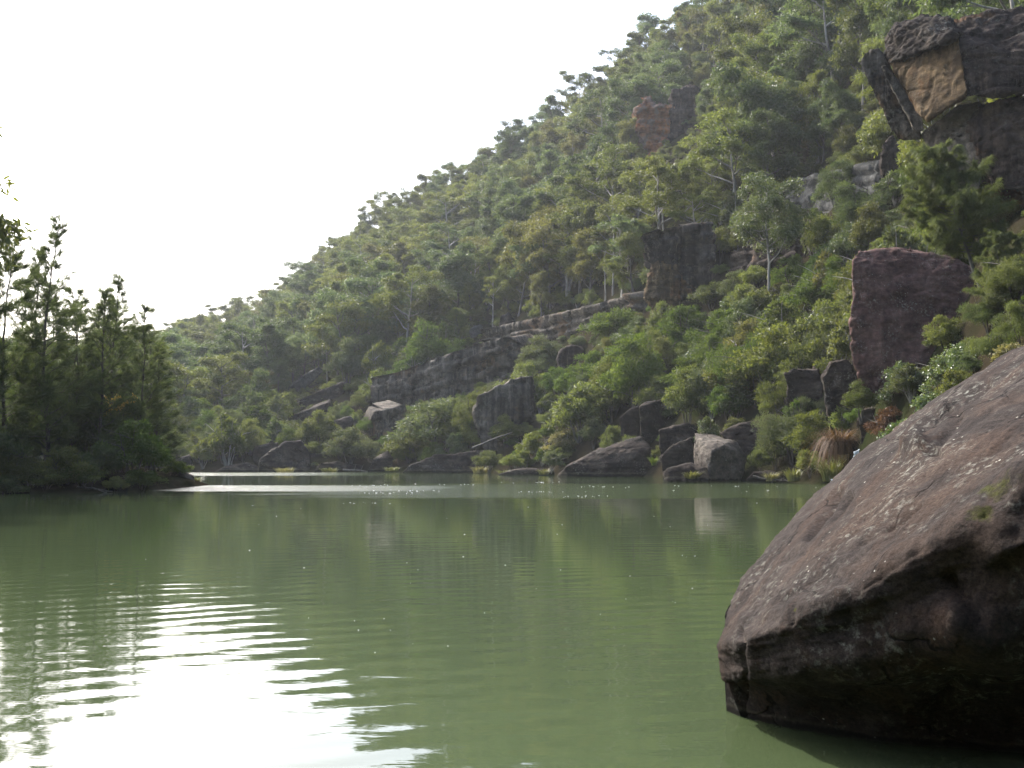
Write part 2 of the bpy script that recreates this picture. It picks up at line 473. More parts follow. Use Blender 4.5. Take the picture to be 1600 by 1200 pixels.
# ------------------------------------------------------------------ ground sheet
def ground():
    th = np.radians(np.concatenate([np.arange(-180, -40, 2.5), np.arange(-40, 45, 0.35), np.arange(45, 180, 2.5)]))
    d = np.concatenate([np.linspace(0.5, 40, 40), np.linspace(41, 200, 150), np.linspace(202, 480, 110), np.linspace(485, 900, 40), [1000, 1150, 1350, 1600]])
    T, D = np.meshgrid(th, d, indexing='ij')
    X, Y = np.sin(T) * D, np.cos(T) * D
    Z = height(X, Y)
    Z = np.where(D > 900, np.maximum(Z, -3) * 0 + np.minimum(Z, 20), Z)
    Z = np.maximum(Z, -1.6)
    n, k = len(th), len(d)
    v = np.stack([X, Y, Z], -1).reshape(-1, 3)
    i = np.arange(n)[:, None]; j = np.arange(k - 1)[None, :]
    i2 = (i + 1) % n
    f = np.stack([i * k + j, i * k + j + 1, i2 * k + j + 1, i2 * k + j], -1).reshape(-1, 4)[:, ::-1]
    me = mesh_np('ground', v, f, smooth=True)
    m, nt, p = new_mat('forest_floor')
    co = nt.nodes.new('ShaderNodeNewGeometry').outputs['Position']
    a = noise_n(nt, co, 0.08, 6, 0.6, 0.5)
    b = noise_n(nt, co, 1.6, 8, 0.7)
    col = ramp(nt, a, [(0.35, (0.013, 0.015, 0.006)), (0.5, (0.024, 0.019, 0.012)), (0.65, (0.016, 0.020, 0.007))])
    col = mix(nt, 0.6, col, ramp(nt, b, [(0.25, (0.2, 0.2, 0.2)), (0.75, (0.85, 0.85, 0.85))]), 'OVERLAY')
    nt.links.new(col, p.inputs['Base Color'])
    p.inputs['Roughness'].default_value = 0.95
    p.inputs['Specular IOR Level'].default_value = 0.0
    bp = nd(nt, 'ShaderNodeBump', i_Strength=0.8, i_Distance=0.3)
    nt.links.new(b, bp.inputs['Height'])
    nt.links.new(bp.outputs['Normal'], p.inputs['Normal'])
    o = obj('ground', me, m)
    tag(o, 'brown forest floor of the gorge side and river banks', kind='structure')
ground()

# ------------------------------------------------------------------ water
def water():
    xs = np.concatenate([[-900, -500], np.linspace(-300, 150, 46), [300, 600]])
    ys = np.concatenate([[-40], np.linspace(0, 260, 40), [400, 900]])
    X, Y = np.meshgrid(xs, ys, indexing='ij')
    v = np.stack([X, Y, X * 0], -1).reshape(-1, 3)
    k = len(ys)
    i = np.arange(len(xs) - 1)[:, None]; j = np.arange(k - 1)[None, :]
    f = np.stack([i * k + j, (i + 1) * k + j, (i + 1) * k + j + 1, i * k + j + 1], -1).reshape(-1, 4)
    me = mesh_np('river', v, f)
    m, nt, p = new_mat('green_river_water')
    L = nt.links
    co = nt.nodes.new('ShaderNodeNewGeometry').outputs['Position']
    tint = noise_n(nt, mapping(nt, co, (1, 0.5, 1)), 0.05, 3, 0.5, 0.6)
    L.new(ramp(nt, tint, [(0.3, (0.040, 0.056, 0.025)), (0.7, (0.050, 0.068, 0.032))]), p.inputs['Base Color'])
    p.inputs['IOR'].default_value = 1.333
    # ripples: long gentle swell rings, medium wind ripples, small chop
    sep = nt.nodes.new('ShaderNodeSeparateXYZ')
    L.new(co, sep.inputs[0])
    sw = noise_n(nt, mapping(nt, co, (0.30, 1.0, 1), rot=(0, 0, math.radians(-8))), 0.95, 2, 0.4, 0.5)
    wv = nd(nt, 'ShaderNodeTexWave', wave_type='RINGS', rings_direction='SPHERICAL')
    wv.inputs['Scale'].default_value = 0.62
    wv.inputs['Distortion'].default_value = 4.5
    wv.inputs['Detail'].default_value = 2
    wv.inputs['Detail Scale'].default_value = 0.7
    L.new(mapping(nt, co, (1, 1, 1), loc=(-6, 6, 0)), wv.inputs['Vector'])
    wv.inputs['Detail Roughness'].default_value = 0.6
    md = noise_n(nt, mapping(nt, co, (0.35, 1.0, 1), rot=(0, 0, math.radians(5))), 3.4, 3, 0.55, 0.3)
    fn = noise_n(nt, mapping(nt, co, (0.5, 1.0, 1)), 11, 3, 0.6)
    # ruffled patches of river, where a breeze touches the surface
    def box(x0, x1, y0, y1, soft, nz):
        q = noise_n(nt, mapping(nt, co, (0.25, 1.0, 1), loc=(nz, nz, 0)), 0.22, 4, 0.6)
        q = math_n(nt, 'MULTIPLY', math_n(nt, 'SUBTRACT', q, 0.5), soft * 4)
        yy = math_n(nt, 'ADD', sep.outputs['Y'], q)
        xx = math_n(nt, 'ADD', sep.outputs['X'], math_n(nt, 'MULTIPLY', q, 3))
        def band(v, a, b, s):
            r1 = nd(nt, 'ShaderNodeMapRange', interpolation_type='SMOOTHSTEP'); L.new(v, r1.inputs['Value'])
            r1.inputs['From Min'].default_value = a - s; r1.inputs['From Max'].default_value = a + s
            r2 = nd(nt, 'ShaderNodeMapRange', interpolation_type='SMOOTHSTEP'); L.new(v, r2.inputs['Value'])
            r2.inputs['From Min'].default_value = b - s; r2.inputs['From Max'].default_value = b + s
            r2.inputs['To Min'].default_value = 1; r2.inputs['To Max'].default_value = 0
            return math_n(nt, 'MULTIPLY', r1.outputs['Result'], r2.outputs['Result'])
        return math_n(nt, 'MULTIPLY', band(yy, y0, y1, soft), band(xx, x0, x1, soft * 3))
    calm = nd(nt, 'ShaderNodeMapRange', interpolation_type='SMOOTHSTEP')
    L.new(sep.outputs['Y'], calm.inputs['Value'])
    calm.inputs['From Min'].default_value = 6; calm.inputs['From Max'].default_value = 22
    calm.inputs['To Min'].default_value = 1.0; calm.inputs['To Max'].default_value = 0.35
    ruf = math_n(nt, 'MAXIMUM', box(-45, -5, 58, 71, 1.2, 0), math_n(nt, 'MAXIMUM', box(-70, -22, 118, 150, 3, 9), math_n(nt, 'MULTIPLY', box(-10, 34, 48, 76, 2.0, 5), 0.30)))
    ht = math_n(nt, 'ADD', math_n(nt, 'MULTIPLY', math_n(nt, 'SUBTRACT', sw, 0.5), 0.016), math_n(nt, 'MULTIPLY', wv.outputs['Fac'], 0.0022))
    pat = nd(nt, 'ShaderNodeMapRange')
    L.new(noise_n(nt, mapping(nt, co, (0.35, 1.0, 1), rot=(0, 0, 0.2)), 0.16, 4, 0.6, 0.5), pat.inputs['Value'])
    pat.inputs['From Min'].default_value = 0.35; pat.inputs['From Max'].default_value = 0.65
    pat.inputs['To Min'].default_value = 0.0008; pat.inputs['To Max'].default_value = 0.0062
    ht = math_n(nt, 'ADD', ht, math_n(nt, 'MULTIPLY', md, pat.outputs['Result']))
    ht = math_n(nt, 'MULTIPLY', ht, calm.outputs['Result'])
    ht = math_n(nt, 'ADD', ht, math_n(nt, 'MULTIPLY', fn, 0.0004))
    ht = math_n(nt, 'ADD', ht, math_n(nt, 'MULTIPLY', math_n(nt, 'MULTIPLY', ruf, math_n(nt, 'ADD', md, math_n(nt, 'MULTIPLY', fn, .3))), 0.16))
    bp = nd(nt, 'ShaderNodeBump', i_Strength=1.0, i_Distance=1.0)
    L.new(ht, bp.inputs['Height'])
    L.new(bp.outputs['Normal'], p.inputs['Normal'])
    rr = math_n(nt, 'ADD', 0.03, math_n(nt, 'MULTIPLY', ruf, 0.12))
    L.new(rr, p.inputs['Roughness'])
    o = obj('river', me, m)
    tag(o, 'still murky green river filling the gorge floor', kind='structure')
water()

# ------------------------------------------------------------------ rocks
def fbm(p, s, o=4, seed=0.0):
    return noise.fractal(Vector((p[0] / s + seed, p[1] / s + seed * 0.7, p[2] / s - seed)), 0.9, 2.0, o)

def displace(verts, nrm, amp, size, strata, layer, seed, joints=0.0):
    out = np.empty_like(verts)
    for i in range(len(verts)):
        p = verts[i]
        d = fbm(p, size, 5, seed) * amp + fbm(p, size * 0.25, 4, seed + 5) * amp * 0.30
        if strata:
            w = p[2] + 0.5 * layer * fbm(p, layer * 6, 2, seed + 9)
            q = w / layer
            k = math.floor(q); fr = q - k
            r0 = (math.sin(k * 12.9898 + seed * 3) * 43758.5453) % 1.0
            r1 = (math.sin((k + 1) * 12.9898 + seed * 3) * 43758.5453) % 1.0
            e = min(1, max(0, (fr - 0.78) / 0.22))
            d += strata * ((r0 * (1 - e) + r1 * e) - 0.5)
            if fr > 0.84: d -= strata * 0.5
        if joints:
            c = noise.cell(Vector((p[0] / joints + seed, p[1] / joints, 0)))
            d += (c - 0.5) * amp * 0.8
        vp = Vector((p[0] / (size * 0.8) + seed, p[1] / (size * 0.8), p[2] / (size * 0.55)))
        vp += noise.noise_vector(vp * 1.7) * 0.25
        fd = noise.voronoi(vp)[0]
        d -= amp * 0.5 * math.exp(-((fd[1] - fd[0]) / 0.07) ** 2)
        vs_ = (vp * 1.0)
        d += amp * 0.7 * (noise.cell(Vector((math.floor(vp.x * 1.0 + 99), math.floor(vp.y + 99), math.floor(vp.z + 99)))) - 0.5) * min(1, max(0, (fd[1] - fd[0]) / 0.15)) * 0.5
        rdg = 1 - abs(fbm(p, size * 0.6, 4, seed + 13)) * 2
        d += amp * 0.22 * (rdg - 0.5)
        out[i] = verts[i] + nrm[i] * d
    return out

def vert_normals(me):
    n = np.empty(len(me.vertices) * 3, dtype=np.float32)
    me.vertex_normals.foreach_get('vector', n)
    return n.reshape(-1, 3).astype(float)

def get_co(me):
    c = np.empty(len(me.vertices) * 3, dtype=np.float32)
    me.vertices.foreach_get('co', c)
    return c.reshape(-1, 3).astype(float)

PROTECT = []      # (px0, py0, px1, py1, distance): rocks the scattered plants must leave in view

def hull_rock(name, label, cat, pts, depth, mat, base=None, d=None, group=None, amp=0.12, size=1.5, strata=0.0, layer=0.6, seed=1.0,
              rnd=2, res=0.0019, sink=1.5, parent=None, protect=True, back=0.88, shift=(0, 0)):
    """a rock whose seen outline and facet corners are pts (px, py, extra distance); its back lies depth metres behind"""
    if d is None:
        d = on_ground(*base)[1] if base else on_ground(sum(p[0] for p in pts) / len(pts), max(p[1] for p in pts))[1]
    cx = sum(p[0] for p in pts) / len(pts); cyy = sum(p[1] for p in pts) / len(pts)
    bm = bmesh.new()
    ymax = max(p[1] for p in pts); ymin = min(p[1] for p in pts)
    P3 = []
    for p in pts:
        q = at(p[0], p[1], d + (p[2] if len(p) > 2 else 0))
        P3.append(q)
        if p[1] > ymax - 0.22 * (ymax - ymin):
            P3.append(q - Vector((0, 0, sink)))
        b = at(cx + (p[0] - cx) * back + shift[0], cyy + (p[1] - cyy) * back + shift[1], d + depth)
        P3.append(b)
        if p[1] > ymax - 0.22 * (ymax - ymin):
            P3.append(b - Vector((0, 0, sink)))
    vs = [bm.verts.new(q) for q in P3]
    r = bmesh.ops.convex_hull(bm, input=vs)
    dead = [v for v in bm.verts if not v.link_faces]
    bmesh.ops.delete(bm, geom=dead, context='VERTS')
    target = max(d * res, 0.02)
    for _ in range(9):
        le = [e for e in bm.edges if e.calc_length() > target * 1.4]
        if not le or len(bm.verts) > 60000:
            break
        bmesh.ops.subdivide_edges(bm, edges=le, cuts=1)
        bmesh.ops.triangulate(bm, faces=[f for f in bm.faces if len(f.verts) > 3])
    for _ in range(rnd):
        bmesh.ops.smooth_vert(bm, verts=bm.verts, factor=0.5, use_axis_x=True, use_axis_y=True, use_axis_z=True)
    bmesh.ops.recalc_face_normals(bm, faces=bm.faces)
    me = bpy.data.meshes.new(name)
    bm.to_mesh(me); bm.free()
    co, nr = get_co(me), vert_normals(me)
    co = displace(co, nr, amp, size, strata, layer, seed)
    base_pt = at(cx, ymax, d) if parent is None else Vector((0, 0, 0))
    org = np.array(base_pt)
    if parent is not None:
        org = np.array(parent.location)
    me.vertices.foreach_set('co', (co - org).astype(np.float32).ravel())
    me.polygons.foreach_set('use_smooth', np.ones(len(me.polygons), dtype=bool))
    me.update()
    o = obj(name, me, mat, parent)
    if parent is None:
        o.location = base_pt
        tag(o, label, cat, group)
    if protect:
        PROTECT.append((min(p[0] for p in pts), ymin, max(p[0] for p in pts), ymax, d))
    return o

def ledge(name, label, cat, top, bot, depth, mat, layers=5, seed=1.0, step=0.45, amp=0.35, sub=0.55, overhang=0.0, group=None, joint=3.0, dmul=1.0, protect=True, dd=None):
    """a long bedded outcrop: top and bottom edges as photo points, its face standing on the slope"""
    top = np.array(top, float); bot = np.array(bot, float)
    n0 = len(top)
    ds = np.array([on_ground(b[0], b[1])[1] for b in bot]) if dd is None else np.array(dd, float)
    ds = ds * dmul
    if n0 > 2 and dd is None:
        k = np.convolve(np.pad(ds, 1, mode='edge'), [0.25, 0.5, 0.25], 'valid'); ds = k
    T = np.array([at(t[0], t[1], q - overhang) for t, q in zip(top, ds)])
    B = np.array([at(b[0], b[1], q) for b, q in zip(bot, ds)])
    seg = np.concatenate([[0], np.cumsum(np.linalg.norm(np.diff(B, axis=0), axis=1))])
    n = max(8, int(seg[-1] / step))
    s = np.linspace(0, seg[-1], n)
    T = np.stack([np.interp(s, seg, T[:, k]) for k in range(3)], 1)
    B = np.stack([np.interp(s, seg, B[:, k]) for k in range(3)], 1)
    hgt = float(np.mean(T[:, 2] - B[:, 2]))
    m = max(8, int(hgt / (step * 0.7)))
    tang = np.gradient((T + B) / 2, axis=0); tang[:, 2] = 0
    tang /= np.linalg.norm(tang, axis=1)[:, None] + 1e-9
    out = np.stack([tang[:, 1], -tang[:, 0], 0 * s], 1)
    mid = (T + B) / 2
    sgn = np.sign(np.sum(out[:, :2] * -mid[:, :2], axis=1))
    out *= sgn[:, None]
    rs = np.random.default_rng(int(seed * 10))
    loff = rs.uniform(-1, 1, layers + 3)
    taper = np.minimum(1, np.minimum(s, s[-1] - s) / (0.06 * s[-1] + 1e-6))
    rows = []
    v = np.linspace(-0.25, 1, m)
    for q in v:
        P = B + (T - B) * q
        rows.append(P)
    G = np.stack(rows, 1)            # n, m, 3
    back1 = T - out * depth * 0.35 + np.array([0, 0, 0.10 * depth * 0.35])
    back2 = T - out * depth + np.array([0, 0, 0.18 * depth])
    back3 = T - out * depth * 1.1 - np.array([0, 0, 2.0])
    G = np.concatenate([G, (T * 0.65 + back1 * 0.35)[:, None], back1[:, None], ((back1 + back2) / 2)[:, None], back2[:, None], back3[:, None]], 1)
    mm = G.shape[1]
    for i in range(n):
        for j in range(mm):
            p = G[i, j]
            off = fbm(p, 3.2, 5, seed) * amp * 0.8 + fbm((p[0], p[1], p[2] * 2.5), 0.9, 4, seed + 3) * amp * 0.35
            if j < m:
                w = v[j] * layers + 0.45 * fbm((s[i], 0, 0), 7.0, 2, seed + 2)
                k = int(math.floor(w)); fr = w - k
                k = max(0, min(layers + 1, k))
                e = min(1, max(0, (fr - 0.8) / 0.2))
                off += sub * (loff[k] * (1 - e) + loff[k + 1] * e) * 0.5
                if fr > 0.86: off -= sub * 0.5
                jw = s[i] / joint + 0.35 * fbm((s[i], 0, p[2]), 2.0, 2, seed + 4)
                jf = jw - math.floor(jw)
                cell = noise.cell(Vector((math.floor(jw) + seed * 7, 3.3, k * (0.0 if fr > 2 else 1.0) * 0.3)))
                off += (cell - 0.4) * sub * 0.9
                if jf < 0.10: off -= sub * 0.8
                G[i, j] = p + out[i] * off
            else:
                G[i, j] = p + np.array([0, 0, 1.0]) * off * 0.45 + out[i] * off * 0.3
            G[i, j] -= out[i] * (1 - taper[i]) * depth * 0.6
            if j >= m - 3: G[i, j, 2] -= (1 - taper[i]) * hgt * 0.35
    vv = G.reshape(-1, 3)
    org = np.array(B[len(B) // 2])
    i = np.arange(n - 1)[:, None]; j = np.arange(mm - 1)[None, :]
    f = np.stack([i * mm + j, (i + 1) * mm + j, (i + 1) * mm + j + 1, i * mm + j + 1], -1).reshape(-1, 4)
    me = mesh_np(name, vv - org, f, smooth=True)
    bm = bmesh.new(); bm.from_mesh(me)
    bmesh.ops.holes_fill(bm, edges=[e for e in bm.edges if e.is_boundary])
    bmesh.ops.recalc_face_normals(bm, faces=bm.faces)
    bm.to_mesh(me); bm.free()
    o = obj(name, me, mat)
    o.location = org
    tag(o, label, cat, group)
    if protect:
        for a in range(n0 - 1):
            PROTECT.append((min(top[a, 0], top[a + 1, 0]), min(top[a, 1], top[a + 1, 1]), max(top[a, 0], top[a + 1, 0]), max(bot[a, 1], bot[a + 1, 1]) - 4, float(ds[a])))
    return o

# ------------------------------------------------------------------ the big boulder in the foreground
def foreground_boulder():
    W = on_water
    def A(px, py, d): return np.array(at(px, py, d))
    def w(px, py): return np.array(W(px, py))
    def lo(p, z=-1.9, back=0.0): return np.array([p[0], p[1] + back, z])
    st = []   # stations from the nose (left) to the right, each: bottom, waterline, face mid, edge, mid slope, crest, back, back bottom
    def station(wl, mid, edge, slope, crest, bk):
        b = lo(wl, -1.9, 0.25)
        c = np.array(crest)
        k1 = c + np.array([0.25, bk * 0.55, -0.45 * max(0.5, c[2])]); k2 = np.array([c[0] + 0.4, c[1] + bk, -1.9])
        st.append([b, wl, mid, mid * 0.40 + edge * 0.60, edge, edge * 0.72 + slope * 0.28, edge * 0.55 + slope * 0.45, slope, crest, k1, k2])
    nose = A(1128, 1030, 7.12)
    station(w(1143, 1100), A(1129, 1062, 7.02), A(1125, 1008, 7.05), A(1131, 972, 7.25), A(1140, 950, 7.5), 0.5)
    station(w(1156, 1113), A(1142, 1062, 6.87), A(1134, 1006, 6.85), A(1139, 960, 7.25), A(1150, 925, 7.8), 0.8)
    station(w(1172, 1122), A(1168, 1060, 6.62), A(1166, 1002, 6.50), A(1162, 955, 7.05), A(1165, 894, 8.0), 1.2)
    station(w(1220, 1134), A(1215, 1058, 6.42), A(1212, 984, 6.34), A(1200, 930, 6.95), A(1192, 858, 8.25), 1.6)
    station(w(1300, 1148), A(1292, 1050, 6.20), A(1268, 956, 6.17), A(1248, 890, 6.9), A(1232, 815, 8.6), 2.0)
    station(w(1400, 1160), A(1385, 1040, 6.05), A(1345, 920, 6.03), A(1310, 838, 7.0), A(1282, 768, 9.0), 2.4)
    station(w(1500, 1168), A(1480, 1010, 5.95), A(1432, 868, 5.94), A(1388, 772, 7.1), A(1345, 707, 9.5), 2.6)
    station(w(1600, 1176), A(1580, 985, 5.90), A(1500, 826, 5.90), A(1455, 712, 7.4), A(1405, 672, 9.9), 2.8)
    station(w(1720, 1184), A(1690, 940, 5.90), A(1575, 768, 5.93), A(1525, 665, 7.6), A(1468, 622, 10.4), 2.8)
    station(w(1850, 1190), A(1810, 880, 5.95), A(1660, 710, 6.05), A(1600, 620, 7.9), A(1530, 580, 10.8), 2.8)
    station(w(2050, 1190), A(1980, 800, 6.1), A(1800, 640, 6.3), A(1720, 560, 8.2), A(1610, 540, 11.2), 2.8)
    station(w(2350, 1170), A(2250, 760, 6.5), A(2050, 590, 7.0), A(1950, 530, 9.0), A(1790, 510, 12.0), 2.6)
    station(w(2700, 1120), A(2650, 860, 7.6), A(2480, 720, 8.3), A(2300, 640, 9.6), A(2050, 600, 12.0), 1.5)
    p1_ = np.array(st[0], float)
    cen = p1_[p1_[:, 2] > -0.5][:, :2].mean(0) + np.array([-0.02, 0.0])
    s0 = p1_.copy()
    s0[:, :2] = cen + (p1_[:, :2] - cen) * 0.5
    s0[:, 2] = 0.45 + (p1_[:, 2] - 0.45) * 0.85
    st.insert(0, list(s0))
    st_ = np.array(st)                      # (n, k, 3)
    def cat_rom(P, m):
        n = len(P)
        t = np.linspace(0, n - 1, m)
        i = np.minimum(t.astype(int), n - 2); f = (t - i)[:, None, None]
        p0 = P[np.maximum(i - 1, 0)]; p1 = P[i]; p2 = P[i + 1]; p3 = P[np.minimum(i + 2, n - 1)]
        return 0.5 * ((2 * p1) + (p2 - p0) * f + (2 * p0 - 5 * p1 + 4 * p2 - p3) * f ** 2 + (3 * p1 - p0 - 3 * p2 + p3) * f ** 3)
    G = cat_rom(st_, 230)
    G = cat_rom(G.transpose(1, 0, 2), 250).transpose(1, 0, 2)
    n, k = G.shape[:2]
    v = G.reshape(-1, 3)
    i = np.arange(n - 1)[:, None]; j = np.arange(k - 1)[None, :]
    f = np.stack([i * k + j, (i + 1) * k + j, (i + 1) * k + j + 1, i * k + j + 1], -1).reshape(-1, 4)
    me = mesh_np('foreground_boulder', v, f, smooth=True)
    bm = bmesh.new(); bm.from_mesh(me)
    bmesh.ops.holes_fill(bm, edges=[e for e in bm.edges if e.is_boundary])
    bmesh.ops.triangulate(bm, faces=[q for q in bm.faces if len(q.verts) > 4])
    bmesh.ops.recalc_face_normals(bm, faces=bm.faces)
    bm.to_mesh(me); bm.free()
    co, nr = get_co(me), vert_normals(me)
    P = np.array([project(c) for c in co])
    def seg(x0, y0, x1, y1):
        a = np.array([x0, y0]); b = np.array([x1, y1]); ab = b - a
        t = np.clip(((P - a) @ ab) / (ab @ ab), 0, 1)
        return np.linalg.norm(P - (a + t[:, None] * ab), axis=1), t
    dep = np.zeros(len(co))
    front = np.array([c[1] for c in co]) < 11.5
    def groove(x0, y0, x1, y1, wpx, depth):
        d_, t = seg(x0, y0, x1, y1)
        wv = wpx * (0.45 + 0.55 * np.sin(np.pi * (0.1 + 0.8 * t)))
        return -depth * np.exp(-(d_ / wv) ** 2)
    def lump(x0, y0, x1, y1, wpx, h):
        d_, t = seg(x0, y0, x1, y1)
        return h * np.exp(-(d_ / wpx) ** 2)
    dep += groove(1308, 770, 1262, 842, 8, 0.075) + groove(1328, 775, 1305, 808, 6, 0.07)
    dep += groove(1352, 920, 1440, 862, 4, 0.010)
    dep += lump(1395, 880, 1432, 858, 9, 0.008)
    dep += groove(1160, 985, 1164, 1095, 5, 0.035)
    dep += lump(1420, 702, 1446, 698, 10, 0.10) + groove(1446, 706, 1465, 706, 7, 0.06)
    dep += groove(1545, 600, 1480, 640, 8, 0.05) + groove(1500, 650, 1470, 690, 7, 0.06) + groove(1440, 790, 1390, 830, 7, 0.03)
    dep += groove(1480, 640, 1440, 668, 10, 0.08)
    dep += groove(1575, 760, 1540, 805, 18, 0.05) + lump(1560, 850, 1640, 830, 34, 0.14)
    dep += groove(1485, 905, 1530, 965, 14, 0.07) + lump(1500, 980, 1580, 1010, 40, 0.10)
    dep += groove(1250, 945, 1240, 975, 4, 0.015) + groove(1470, 1100, 1500, 1060, 10, 0.05)
    dep += lump(1200, 965, 1330, 925, 9, 0.02)
    dep = np.where(front, dep, 0)
    u_ = (at(1468, 622, 10.4) - at(1165, 894, 8.0)).normalized()
    w_ = u_.cross(Vector((0.5, 0.8, 0.2))).normalized(); v_ = w_.cross(u_).normalized()
    out = np.empty_like(co)
    for q in range(len(co)):
        c = co[q]
        d0 = fbm(c, 1.5, 3, 2.0) * 0.040 + fbm(c, 0.42, 4, 6.0) * 0.018 + fbm((c[0], c[1], c[2] * 2.2), 0.14, 4, 8.0) * 0.010
        # slanting scour lines down the upper face, bedding scratches on the front
        s_ = fbm((c[0] * 0.55 + c[2] * 0.4, c[1] * 0.25, c[2] * 4 - c[0] * 2.0), 0.35, 3, 3.0)
        d0 += s_ * 0.010
        cu = Vector((u_.dot(Vector(c)) * 0.12, v_.dot(Vector(c)), w_.dot(Vector(c))))
        d0 += fbm(cu, 0.16, 4, 5.0) * 0.012
        out[q] = c + nr[q] * (d0 + dep[q])
    org = np.array(at(1300, 1148, 6.5)); org[2] = 0
    me.vertices.foreach_set('co', (out - org).astype(np.float32).ravel())
    me.polygons.foreach_set('use_smooth', np.array([len(q.vertices) == 4 for q in me.polygons], dtype=bool))
    me.update()
    m1 = at(1572, 780, 6.05); m2 = at(1540, 815, 5.95); m3 = at(1245, 955, 6.3)
    mt = rock_mat('rock_foreground', (0.022, 0.0175, 0.0158), (0.043, 0.0345, 0.0305), (0.068, 0.056, 0.050), 0.55, lichen=0.35, bump=0.40, speck=0.9, strata=0.0,
                  ochre=(0.050, 0.035, 0.027), ochre_amt=-0.1, patina=0.30, scour=(u_, v_, w_), spec=0.1, wet=0.05, grain=0.9,
                  moss=[(m1.x, m1.y, m1.z, 0.17), (m2.x, m2.y, m2.z, 0.13), (m3.x, m3.y, m3.z, 0.03)])
    o = obj('boulder', me, mt)
    o.location = org
    tag(o, 'huge purple-brown boulder sloping into the water, nearest of all the rocks', 'boulder')
    PROTECT.append((1130, 545, 1600, 1200, 12))
foreground_boulder()

# ------------------------------------------------------------------ rocks along the far waterline
ROW = 'rocks along the far waterline'
hull_rock('boulder', 'dark wedge of rock at the waterline, its top edge rising to the upright block', 'rock',
          [(870, 742, 1.5), (884, 728, 0), (925, 706, 1.5), (985, 684, 2.5), (1004, 682, 2), (1018, 700, 0.5), (1024, 745, 0), (940, 745, -0.8), (886, 746, 0)], 9, R_DARK, d=109, amp=0.16, size=3, strata=0.14, layer=0.8, seed=1, group=ROW, back=0.8, shift=(10, -10))
hull_rock('boulder', 'upright dark block with a vertical corner standing on the wedge rock', 'rock',
          [(999, 634, 0), (1010, 627, 2), (1042, 622, 3), (1046, 640, 3), (1036, 668, 2), (1026, 684, 1), (1003, 682, 0)], 5, R_DARK, d=113, amp=0.12, size=2.5, seed=2, sink=2.5, back=0.95)
hull_rock('boulder', 'squat dark block leaning behind the upright block above the wedge rock', 'rock',
          [(968, 652, 0.5), (984, 640, 0.5), (999, 634, 1), (1000, 680, 1), (972, 678, 0.5)], 6, R_DARK, d=115.5, amp=0.14, size=2.5, seed=3, sink=2.5)
hull_rock('boulder', 'low dark boulder left of the sunlit cube boulder, behind leafy shoots', 'rock',
          [(1030, 672, 0), (1055, 664, 1), (1085, 662, 2), (1086, 690, 1), (1060, 708, 0), (1036, 724, 0), (1030, 700, 0)], 6, R_DARK, d=104, amp=0.14, size=2, strata=0.12, layer=0.6, seed=4, group=ROW)
hull_rock('boulder', 'dark lower block right of the gap beside the wedge rock', 'rock',
          [(1032, 712, 0), (1050, 695, 0), (1082, 682, 0.5), (1086, 720, 0.5), (1072, 738, 0), (1036, 738, 0)], 5, R_DARK, d=101, amp=0.12, size=2, seed=4.4, group=ROW)
hull_rock('boulder', 'cube-like boulder at the waterline with a pale sunlit left face and a black right face', 'rock',
          [(1084, 675, 2.4), (1118, 679, 3.4), (1150, 690, 2.0), (1168, 712, 1.6), (1164, 730, 1.2), (1152, 749, 0.6), (1108, 751, -1.2), (1104, 736, -1.2), (1112, 706, -1.2), (1130, 694, -0.4), (1085, 735, 1.6)], 6.5, R_PALE, d=86, amp=0.10, size=1.6, seed=5, rnd=3, group=ROW)
hull_rock('boulder', 'low grassy slab in the water at the left foot of the cube boulder', 'rock',
          [(1036, 738, 0.4), (1046, 730, 0.4), (1080, 722, 1.2), (1104, 730, 1), (1110, 748, 0), (1080, 753, -0.6), (1042, 751, -0.3)], 4, R_DARK, d=84, amp=0.10, size=1.2, strata=0.1, layer=0.4, seed=6, group=ROW)
hull_rock('boulder', 'sloping dark slab behind the cube boulder, its flat top rising to the right', 'rock',
          [(1124, 676, 1), (1150, 664, 1), (1206, 650, 2), (1216, 664, 1), (1208, 700, 0), (1168, 708, 0), (1150, 700, 0)], 8, R_DARK, d=94, amp=0.14, size=2.5, strata=0.12, layer=0.7, seed=7, group=ROW)
hull_rock('boulder', 'long low dark rock at the waterline under the round willowy bush', 'rock',
          [(627, 736, 0), (640, 726, 0), (668, 714, 0.5), (745, 705, 1), (776, 703, 1), (788, 718, 0.5), (786, 738, 0), (700, 738, -1)], 10, R_DARK, d=146, amp=0.22, size=4, strata=0.2, layer=1.0, seed=8, group=ROW)
hull_rock('boulder', 'small pointed grey rock at the waterline between two bushes', 'rock',
          [(574, 735, 0), (584, 718, 0), (606, 704, 1), (614, 716, 0), (612, 736, 0)], 7, R_DARK, d=158, amp=0.22, size=3, seed=9, group=ROW)
hull_rock('boulder', 'big dark boulder with a pale slanting top edge at the far waterline', 'rock',
          [(404, 736, 0), (406, 718, -1), (424, 702, -1), (446, 690, 1), (470, 688, 2), (482, 704, 2), (487, 738, 0), (440, 738, -2)], 12, R_DARK, d=163, amp=0.25, size=4, strata=0.2, layer=1.1, seed=10, group=ROW)
hull_rock('boulder', 'rounded dark boulder behind the one with the pale slanting top', 'rock',
          [(392, 716, 0), (398, 698, 0), (420, 690, 1), (436, 690, 1), (438, 716, 0), (410, 725, 0)], 9, R_DARK, d=169, amp=0.22, size=3, seed=11, group=ROW)
hull_rock('boulder', 'flat dark rock reaching into the far water left of the pale-topped boulder', 'rock',
          [(335, 737, 0), (350, 729, 0), (386, 722, 1), (402, 728, 1), (404, 738, 0)], 7, R_DARK, d=163, amp=0.18, size=3, seed=12, group=ROW)
